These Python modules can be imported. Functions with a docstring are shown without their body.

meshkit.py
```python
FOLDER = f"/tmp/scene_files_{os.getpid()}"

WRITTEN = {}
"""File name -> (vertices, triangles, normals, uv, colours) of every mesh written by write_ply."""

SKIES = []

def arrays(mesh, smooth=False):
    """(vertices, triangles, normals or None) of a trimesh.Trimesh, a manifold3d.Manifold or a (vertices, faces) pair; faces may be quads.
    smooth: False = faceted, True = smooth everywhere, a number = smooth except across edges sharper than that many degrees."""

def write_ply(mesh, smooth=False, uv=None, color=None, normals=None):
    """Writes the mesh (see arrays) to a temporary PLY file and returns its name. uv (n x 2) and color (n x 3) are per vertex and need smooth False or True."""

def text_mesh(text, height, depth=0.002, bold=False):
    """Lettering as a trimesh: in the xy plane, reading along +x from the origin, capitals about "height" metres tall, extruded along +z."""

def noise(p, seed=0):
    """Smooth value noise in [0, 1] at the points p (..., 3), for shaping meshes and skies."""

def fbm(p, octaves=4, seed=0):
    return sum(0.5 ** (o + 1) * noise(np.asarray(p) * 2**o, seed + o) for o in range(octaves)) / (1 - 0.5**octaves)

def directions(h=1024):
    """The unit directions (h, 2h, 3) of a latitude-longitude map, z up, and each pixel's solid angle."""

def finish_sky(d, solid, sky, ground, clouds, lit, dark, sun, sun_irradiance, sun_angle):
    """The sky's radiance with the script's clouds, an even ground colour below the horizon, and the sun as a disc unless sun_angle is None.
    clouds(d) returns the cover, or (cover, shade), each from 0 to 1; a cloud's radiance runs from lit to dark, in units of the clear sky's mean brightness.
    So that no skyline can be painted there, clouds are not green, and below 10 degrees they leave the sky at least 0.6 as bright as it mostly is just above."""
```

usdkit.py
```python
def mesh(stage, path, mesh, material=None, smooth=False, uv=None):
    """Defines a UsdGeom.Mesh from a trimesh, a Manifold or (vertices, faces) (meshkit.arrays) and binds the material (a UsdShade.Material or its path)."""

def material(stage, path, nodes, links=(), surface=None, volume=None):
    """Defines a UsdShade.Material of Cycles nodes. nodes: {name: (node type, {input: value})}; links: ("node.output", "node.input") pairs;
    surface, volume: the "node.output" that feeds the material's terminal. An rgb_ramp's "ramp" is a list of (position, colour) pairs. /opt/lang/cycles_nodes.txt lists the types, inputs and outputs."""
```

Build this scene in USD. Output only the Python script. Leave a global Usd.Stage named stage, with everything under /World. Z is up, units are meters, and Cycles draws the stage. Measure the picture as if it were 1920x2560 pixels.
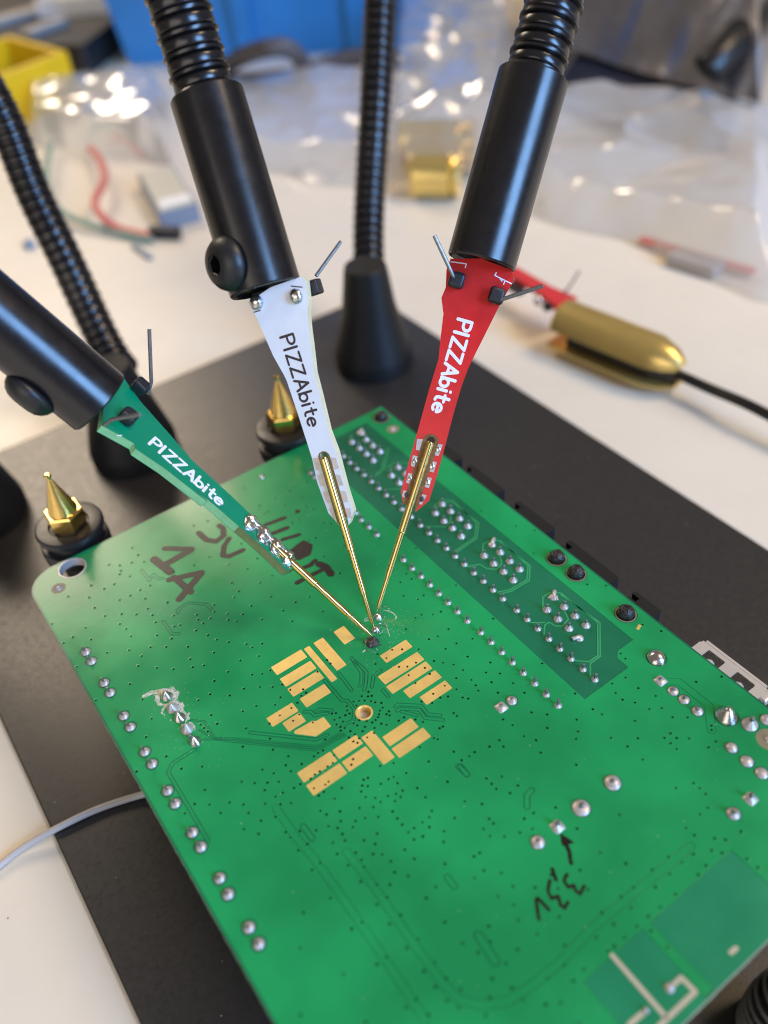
import math, random
import numpy as np, trimesh, shapely, usdkit
from meshkit import fbm, noise
from pxr import Usd, UsdGeom, UsdLux, UsdShade, Sdf, Gf, Vt
from shapely.geometry import Polygon, LineString, Point, box as sbox
from shapely.ops import unary_union
from shapely import affinity

stage = Usd.Stage.CreateInMemory()
UsdGeom.SetStageUpAxis(stage, UsdGeom.Tokens.z)
UsdGeom.SetStageMetersPerUnit(stage, 1.0)
UsdGeom.Xform.Define(stage, '/World')
UsdGeom.Scope.Define(stage, '/World/Looks')
random.seed(7)
RNG = np.random.default_rng(7)
MM = 0.001

# ---------------------------------------------------------------- camera
ZB = 28.6                                   # top of the circuit board, mm above the table
FPX = 2174.37                               # focal length in pixels of the 1920 x 2560 photograph
R_CAM = np.array([[0.8103184, 0.4412823, -0.3855568], [-0.5816987, 0.5262653, -0.6202189], [-0.0707865, 0.7268527, 0.6831358]])
CAM = np.array([0.0, 0.0, ZB + 112.9])      # mm
RIGHT, UP, FWD = R_CAM[:, 0], R_CAM[:, 1], -R_CAM[:, 2]
cam = UsdGeom.Camera.Define(stage, '/World/camera')
cam.CreateHorizontalApertureAttr(36.0)
cam.CreateVerticalApertureAttr(48.0)
cam.CreateFocalLengthAttr(36.0 * FPX / 1920)
cam.CreateFStopAttr(36.0 * FPX / 1920 / 2.8)   # a 2.8 mm lens opening, like a phone's
cam.CreateFocusDistanceAttr(0.140)
cam.CreateClippingRangeAttr(Gf.Vec2f(0.01, 50))
m4 = np.eye(4); m4[:3, :3] = R_CAM.T; m4[3, :3] = CAM * MM
UsdGeom.Xformable(cam).AddTransformOp().Set(Gf.Matrix4d(m4.tolist()))
cam.CreateExposureAttr(0.0)


def ray(px, py):
    return FWD + (px - 960) / FPX * RIGHT - (py - 1280) / FPX * UP


def at(px, py, z=0.0):
    """The point (mm) on the level plane at height z that the photograph shows at this pixel."""
    d = ray(px, py)
    return CAM + d * ((z - CAM[2]) / d[2])


def norm(v):
    v = np.asarray(v, float)
    return v / np.linalg.norm(v)


# ---------------------------------------------------------------- light: an indoor bench, unseen cool and warm lamps, an added fill at the left
dome = UsdLux.DomeLight.Define(stage, '/World/room_light')
rm = usdkit.material(stage, '/World/Looks/room_air', {'b': ('background_shader', {'color': (1.0, 0.86, 0.74), 'strength': 0.20})}, [], surface='b.background')
UsdShade.MaterialBindingAPI.Apply(dome.GetPrim()).Bind(rm)


def panel(name, pos, aim, w, h, intensity, color):
    L = UsdLux.RectLight.Define(stage, '/World/' + name)
    L.CreateWidthAttr(w); L.CreateHeightAttr(h)
    L.CreateIntensityAttr(intensity); L.CreateColorAttr(Gf.Vec3f(*color))
    z = norm(np.asarray(pos, float) - np.asarray(aim, float)); x = norm(np.cross((0, 0, 1), z) if abs(z[2]) < .99 else (1, 0, 0)); y = np.cross(z, x)
    m = np.eye(4); m[0, :3], m[1, :3], m[2, :3], m[3, :3] = x, y, z, pos
    UsdGeom.Xformable(L).AddTransformOp().Set(Gf.Matrix4d(m.tolist()))
    return L


AIM = (0.05, 0.09, 0.03)
panel('unseen_ceiling_panel_right', (1.08, -0.48, 1.75), AIM, 0.6, 0.6, 20.0, (1.0, 0.745, 0.47))  # out of view, warm main light that throws the shadows leftwards
panel('unseen_panel_far', (0.10, 1.44, 0.95), AIM, 0.72, 0.50, 10.5, (1.0, 0.82, 0.62))  # out of view, placed to give the sheen on the far left of the board
panel('window', (0.52, -1.48, 0.92), (0.05, 0.09, 0.8), 0.72, 1.15, 22.0, (0.26, 0.52, 1.0))  # out of view behind the camera, gives the cool stripes on the barrels
panel('added_fill_left', (-1.60, -0.85, 0.75), AIM, 1.6, 1.2, 2.1, (1.0, 0.90, 0.80))  # added soft fill that brightens the probe heads


# ---------------------------------------------------------------- materials
def mat(name, nodes, links, surface='p.BSDF', volume=None):
    return usdkit.material(stage, '/World/Looks/' + name, nodes, links, surface=surface, volume=volume)


def pbr(name, color, rough, metal=0.0, vary=0.0, scale=400.0, bump=0.0, bscale=900.0, bdist=0.0002, rvary=0.0, **kw):
    n = {'g': ('geometry', {}), 'p': ('principled_bsdf', {'base_color': color, 'roughness': rough, 'metallic': metal, **kw})}
    l = []
    if vary:
        lo, hi = tuple(c * (1 - vary) for c in color), tuple(min(1, c * (1 + vary)) for c in color)
        n['n'] = ('noise_texture', {'scale': scale, 'detail': 4.0, 'roughness': .6})
        n['r'] = ('rgb_ramp', {'ramp': [(.3, lo), (.7, hi)]})
        l += [('g.position', 'n.vector'), ('n.fac', 'r.fac'), ('r.color', 'p.base_color')]
    if rvary:
        n['n2'] = ('noise_texture', {'scale': scale * .7, 'detail': 5.0, 'roughness': .65})
        n['m2'] = ('map_range', {'from_min': .3, 'from_max': .7, 'to_min': max(.02, rough - rvary), 'to_max': rough + rvary})
        l += [('g.position', 'n2.vector'), ('n2.fac', 'm2.value'), ('m2.result', 'p.roughness')]
    if bump:
        n['nb'] = ('noise_texture', {'scale': bscale, 'detail': 3.0, 'roughness': .6})
        n['b'] = ('bump', {'strength': bump, 'distance': bdist})
        l += [('g.position', 'nb.vector'), ('nb.fac', 'b.height'), ('b.normal', 'p.normal')]
    return mat(name, n, l)


def mask(name, color, rough=.19):
    """Solder mask: glossy lacquer over copper with the streaky weave of the laminate just showing in its gloss."""
    lo, hi = tuple(c * .82 for c in color), tuple(c * 1.16 for c in color)
    n = {'g': ('geometry', {}), 'mp': ('mapping', {'scale': (120., 2600., 1.)}),
         'w': ('noise_texture', {'scale': 1.0, 'detail': 3.0, 'roughness': .6}),
         'l': ('noise_texture', {'scale': 55.0, 'detail': 3.0, 'roughness': .5}),
         's': ('noise_texture', {'scale': 160.0, 'detail': 2.0}),
         'r': ('rgb_ramp', {'ramp': [(.35, lo), (.65, hi)]}),
         'mr': ('map_range', {'from_min': .3, 'from_max': .7, 'to_min': rough * .8, 'to_max': rough * 1.35}),
         'b': ('bump', {'strength': .16, 'distance': .00002}), 'b2': ('bump', {'strength': .12, 'distance': .00012}),
         'p': ('principled_bsdf', {'roughness': rough, 'ior': 1.52})}
    l = [('g.position', 'mp.vector'), ('mp.vector', 'w.vector'), ('g.position', 'l.vector'), ('g.position', 's.vector'), ('l.fac', 'r.fac'), ('r.color', 'p.base_color'),
         ('l.fac', 'mr.value'), ('mr.result', 'p.roughness'), ('s.fac', 'b2.height'), ('w.fac', 'b.height'), ('b2.normal', 'b.normal'), ('b.normal', 'p.normal')]
    return mat(name, n, l)


M = {}
M['table'] = pbr('table_laminate', (.74, .675, .555), .34, vary=.02, scale=60, rvary=.06)
M['plate'] = pbr('plate_paint', (.0225, .021, .020), .36, specular_ior_level=.75, vary=.16, scale=1500, bump=.25, bscale=2600, bdist=.00005, rvary=.06)
M['pour'] = mask('mask_over_copper', (.009, .285, .082))
M['bare'] = mask('mask_over_laminate', (.007, .140, .062), .24)
M['striptrace'] = mask('mask_over_track', (.035, .30, .11), .2)
M['thin'] = mask('mask_over_thin_laminate', (.012, .23, .098), .2)
M['edge'] = pbr('laminate_edge', (.30, .33, .21), .7, vary=.25, scale=1500)
M['gold'] = pbr('gold_finish', (1.0, .66, .20), .36, metal=.5, vary=.05, scale=300, bump=.1, bscale=4000, bdist=.00003, rvary=.08)
M['solder'] = pbr('solder_satin', (.50, .465, .45), .42, metal=.45, vary=.08, scale=1500, rvary=.1)
M['solder_shiny'] = pbr('solder_shiny', (.60, .58, .575), .25, metal=1.0, vary=.06, scale=900, bump=.35, bscale=1100, bdist=.0002)
M['solder_burnt'] = pbr('solder_burnt', (.10, .09, .085), .30, metal=.7, vary=.7, scale=2500, bump=.8, bscale=3500, bdist=.0003)
M['pin'] = pbr('pin_tin', (.22, .21, .20), .35, metal=.6, vary=.2, scale=2500)
M['via'] = pbr('via_dark', (.003, .016, .009), .9, specular_ior_level=.05)
M['peg'] = pbr('peg_plastic', (.012, .012, .014), .32, bump=.7, bscale=1500, bdist=.0004)
M['jack'] = pbr('jack_plastic', (.010, .0095, .010), .6, specular_ior_level=.3, bump=.2, bscale=3000, bdist=.00005)
M['nickel'] = pbr('nickel_shell', (.70, .64, .56), .33, metal=.5, vary=.05, scale=300)
M['ink'] = pbr('marker_ink', (.009, .006, .006), .30, vary=.35, scale=900)
M['ring'] = pbr('bare_ring', (.23, .19, .11), .45, vary=.1)
M['tan'] = pbr('antenna_tan', (.43, .385, .28), .5, vary=.06)
n = {'g': ('geometry', {}), 'n': ('noise_texture', {'scale': 2200., 'detail': 5., 'roughness': .7}), 'm': ('map_range', {'from_min': .38, 'from_max': .62, 'to_min': .05, 'to_max': .85, 'clamp': True}),
     't': ('transparent_bsdf', {'color': (1., 1., 1.)}), 'p': ('principled_bsdf', {'base_color': (.72, .72, .64), 'roughness': .5}), 'x': ('mix_closure', {})}
M['flux'] = mat('flux_residue', n, [('g.position', 'n.vector'), ('n.fac', 'm.value'), ('m.result', 'x.fac'), ('t.BSDF', 'x.closure1'), ('p.BSDF', 'x.closure2')], surface='x.closure')
M['barrel'] = pbr('barrel_anodised', (.006, .0055, .0065), .27, rvary=.04, scale=500, bump=.12, bscale=2500, bdist=.00004, specular_ior_level=.6)
M['neck'] = pbr('gooseneck_black', (.007, .0065, .0075), .25, rvary=.05, scale=700, specular_ior_level=.6)
M['foot'] = pbr('foot_rubber', (.007, .0065, .0065), .5, specular_ior_level=.35, rvary=.06, scale=600)
M['screw'] = pbr('screw_black', (.011, .011, .012), .42, rvary=.06, scale=600)
M['brass'] = pbr('brass_turned', (.86, .61, .20), .17, metal=1.0, vary=.04, scale=400, rvary=.05)
M['needle'] = pbr('needle_gilt', (.66, .50, .18), .20, metal=1.0)
M['brass_satin'] = pbr('brass_satin', (.80, .58, .19), .30, metal=.8, vary=.04, scale=200)
M['rubber_ring'] = pbr('ring_black', (.016, .015, .015), .33, rvary=.06)
M['red'] = pbr('mask_red', (.62, .018, .019), .26, vary=.10, scale=250, rvary=.05)
M['white'] = pbr('mask_white', (.72, .74, .78), .28, vary=.04, scale=220, rvary=.05)
M['green'] = pbr('mask_green', (.001, .22, .105), .22, vary=.06, scale=250, rvary=.05)
M['edge_red'] = pbr('edge_red', (.42, .06, .03), .5)
M['edge_white'] = pbr('edge_cream', (.66, .60, .36), .5, vary=.1)
M['edge_amber'] = pbr('edge_amber', (.15, .19, .06), .5, vary=.2, scale=500)
M['edge_green'] = pbr('edge_green', (.22, .52, .24), .5, vary=.15, scale=400)
M['silk_white'] = pbr('print_white', (.78, .76, .84), .5)
M['silk_black'] = pbr('print_black', (.018, .008, .016), .45)
M['burnt'] = pbr('burnt_flux', (.17, .075, .02), .4, vary=.4, scale=1800)
M['cable_white'] = pbr('cable_white', (.48, .45, .43), .42)
M['cable_black'] = pbr('cable_black', (.008, .008, .008), .38)
M['black_plastic'] = pbr('plastic_black', (.014, .014, .018), .45, vary=.2, scale=80)
M['yellow'] = pbr('plastic_yellow', (.70, .45, .003), .45)
M['blue'] = pbr('plastic_blue', (.022, .19, .46), .45, vary=.12, scale=25)
M['navy'] = pbr('plastic_navy', (.009, .014, .032), .4)
M['grey'] = pbr('metal_grey', (.42, .38, .35), .5, metal=.3)
M['pale'] = pbr('plastic_pale', (.60, .57, .44), .35)
M['pale_blue'] = pbr('edge_bluegrey', (.22, .26, .33), .5)
M['paper'] = pbr('paper_white', (.84, .84, .86), .7)
M['red_wire'] = pbr('wire_red', (.62, .16, .12), .5)
M['green_wire'] = pbr('wire_green', (.20, .32, .25), .5)
M['red_plastic'] = pbr('plastic_red', (.62, .035, .04), .4)
M['foil'] = pbr('shielding_foil', (.30, .285, .29), .32, metal=.85, vary=.25, scale=30, bump=.3, bscale=90, bdist=.002)
M['braid'] = pbr('braid_grey', (.085, .075, .08), .6, vary=.9, scale=520)
n = {'f': ('fresnel', {'IOR': 1.5}), 't': ('transparent_bsdf', {'color': (.955, .955, .955)}), 'g': ('glossy_bsdf', {'color': (1., 1., 1.), 'roughness': .16}),
     'd': ('diffuse_bsdf', {'color': (.75, .74, .72)}), 'x': ('mix_closure', {}), 'y': ('mix_closure', {'fac': .17}), 'mm': ('math', {'math_type': 'multiply', 'value2': .6})}
FILM_LINKS = [('f.fac', 'mm.value1'), ('mm.value', 'x.fac'), ('t.BSDF', 'x.closure1'), ('g.BSDF', 'x.closure2'), ('x.closure', 'y.closure1'), ('d.BSDF', 'y.closure2')]
M['film'] = mat('clear_film', n, FILM_LINKS, surface='y.closure')
M['film_milky'] = mat('milky_film', {**n, 'g': ('glossy_bsdf', {'color': (1., 1., 1.), 'roughness': .22}), 'y': ('mix_closure', {'fac': .34})}, FILM_LINKS, surface='y.closure')


# ---------------------------------------------------------------- helpers (all lengths in mm)
def clean(names={}):
    return names


USED = {}


def path_for(name, parent):
    base = (str(parent.GetPath()) if parent else '/World') + '/' + name
    k = USED.get(base, 0); USED[base] = k + 1
    return base if k == 0 else '%s_%03d' % (base, k)


def tag(p, label=None, category=None, group=None, kind=None):
    for k, v in (('label', label), ('category', category), ('group', group), ('kind', kind)):
        if v:
            p.SetCustomDataByKey(k, v)
    return p


def obj(name, mesh, material, parent=None, smooth=False, label=None, category=None, group=None, kind=None):
    v, f = (np.asarray(mesh.vertices), np.asarray(mesh.faces)) if hasattr(mesh, 'vertices') else mesh
    p = usdkit.mesh(stage, path_for(name, parent), (np.asarray(v) * MM, f), M[material], smooth=smooth).GetPrim()
    return tag(p, label, category, group, kind)


def thing(name, label, category, group=None, parent=None):
    p = UsdGeom.Xform.Define(stage, path_for(name, parent)).GetPrim()
    return tag(p, label, category, group)


def cat(*ms):
    return trimesh.util.concatenate([m for m in ms if m is not None])


def slab(poly, z0, z1):
    polys = [g for g in getattr(poly, 'geoms', [poly]) if g.geom_type == 'Polygon' and g.area > 1e-5]
    out = []
    for g in polys:
        m = trimesh.creation.extrude_polygon(g, z1 - z0, engine='earcut'); m.apply_translation((0, 0, z0)); out.append(m)
    return cat(*out)


def basis(origin, x, y, z):
    m = np.eye(4); m[:3, 0], m[:3, 1], m[:3, 2], m[:3, 3] = x, y, z, origin
    return m


def frame(z, hint=(0, 0, 1)):
    z = norm(z); hint = np.asarray(hint, float)
    if abs(z @ norm(hint)) > .98:
        hint = np.array((1.0, 0, 0))
    x = norm(np.cross(hint, z)); return x, np.cross(z, x), z


def lathe(profile, n=32, origin=(0, 0, 0), axis=(0, 0, 1)):
    """A turned shape: profile is (radius, height) from the bottom up; ends at radius 0 close it."""
    p = np.asarray(profile, float); a = np.linspace(0, 2 * np.pi, n, endpoint=False)
    v = np.stack([p[:, None, 0] * np.cos(a), p[:, None, 0] * np.sin(a), np.repeat(p[:, 1:2], n, 1)], -1).reshape(-1, 3)
    f = []
    for i in range(len(p) - 1):
        for j in range(n):
            q = [i * n + j, i * n + (j + 1) % n, (i + 1) * n + (j + 1) % n, (i + 1) * n + j]
            if p[i, 0] > 1e-9: f.append((q[0], q[1], q[2]) if p[i + 1, 0] > 1e-9 else (q[0], q[1], q[2]))
            if p[i + 1, 0] > 1e-9: f.append((q[0], q[2], q[3]))
    m = trimesh.Trimesh(v, f, process=False); m.merge_vertices()
    m.apply_transform(basis(origin, *frame(axis)))
    return m


def spline(pts, step=.5):
    from scipy.interpolate import CubicSpline
    p = np.asarray(pts, float); t = np.r_[0, np.cumsum(np.sqrt(np.linalg.norm(np.diff(p, axis=0), axis=1)))]
    c = CubicSpline(t, p); q = c(np.linspace(0, t[-1], 3000)); s = np.r_[0, np.cumsum(np.linalg.norm(np.diff(q, axis=0), axis=1))]
    k = max(2, int(s[-1] / step) + 1)
    u = np.linspace(0, s[-1], k)
    return np.stack([np.interp(u, s, q[:, i]) for i in range(3)], 1)


def tube(path, radius, n=16, caps=True):
    """A tube along a path (mm); radius is one number or one per point."""
    p = np.asarray(path, float); r = np.broadcast_to(np.asarray(radius, float), (len(p),))
    t = np.gradient(p, axis=0); t /= np.linalg.norm(t, axis=1, keepdims=True)
    x, y, _ = frame(t[0]); xs = [x]
    for i in range(1, len(p)):
        x = xs[-1] - t[i] * (xs[-1] @ t[i]); xs.append(norm(x))
    xs = np.array(xs); ys = np.cross(t, xs); a = np.linspace(0, 2 * np.pi, n, endpoint=False)
    v = (p[:, None] + r[:, None, None] * (xs[:, None] * np.cos(a)[None, :, None] + ys[:, None] * np.sin(a)[None, :, None])).reshape(-1, 3)
    i, j = np.meshgrid(np.arange(len(p) - 1), np.arange(n), indexing='ij'); k = (j + 1) % n
    q = np.stack([i * n + j, i * n + k, (i + 1) * n + k, (i + 1) * n + j], -1).reshape(-1, 4)
    f = np.vstack([q[:, [0, 1, 2]], q[:, [0, 2, 3]]])
    if caps:
        v = np.vstack([v, p[0], p[-1]]); e = len(v)
        j = np.arange(n); k = (j + 1) % n; b = (len(p) - 1) * n
        f = np.vstack([f, np.stack([np.full(n, e - 2), k, j], 1), np.stack([np.full(n, e - 1), b + j, b + k], 1)])
    return trimesh.Trimesh(v, f, process=False)


def rbox(sx, sy, sz, r, origin=(0, 0, 0), x=(1, 0, 0), y=(0, 1, 0)):
    """A box with rounded edges; origin is the middle of its base."""
    s = trimesh.creation.icosphere(1, r).vertices
    c = np.array([(i, j, k) for i in (-1, 1) for j in (-1, 1) for k in (-1, 1)]) * np.array([sx / 2 - r, sy / 2 - r, sz / 2 - r]) + (0, 0, sz / 2)
    m = trimesh.PointCloud((c[:, None] + s).reshape(-1, 3)).convex_hull
    x = norm(x); z = norm(np.cross(x, y)); y = np.cross(z, x)
    m.apply_transform(basis(origin, x, y, z)); return m


def pts(s):
    return np.array([[float(v) for v in q.split(',')] for q in s.split()])


def lump(m, amount, scale, seed=0):
    m = m.copy(); v = np.asarray(m.vertices); c = v.mean(0)
    m.vertices = v + m.vertex_normals * ((fbm(v * scale + 50, 3, seed) - .5) * 2 * amount)[:, None]
    return m


# ---------------------------------------------------------------- measured positions on the board, mm
PADS = "43.38,73.47,48.63,75.33 40.77,70.23,48.57,72.19 40.67,68.07,48.5,69.83 42.28,65.76,48.57,67.55 43.58,63.19,48.61,65.02 28.27,82.51,34.01,84.51 28.23,79.68,34,81.6 28.18,77.33,33.93,79.19 28.76,74.34,33.32,76.38 40.18,80.81,42.27,84.19 34.42,75.86,35.48,84.3 36.31,77.2,38.17,84.33 22.84,74.62,27.47,76.56 24.35,72.34,27.42,74.28 21.7,63.71,27.46,65.66 21.7,61.13,27.49,63.18 27.81,63.75,32.08,65.61 27.85,61.16,32.11,63.14 32.42,58.99,34.44,64.73 34.93,60.86,40.27,62.84 34.87,58.44,40.71,60.41"
PADPOLY = "25.05,71.94 28.13,71.77 28.6,71.39 29.93,71.29 29.93,69.18 27.16,69.12 24.86,71.51"
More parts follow.
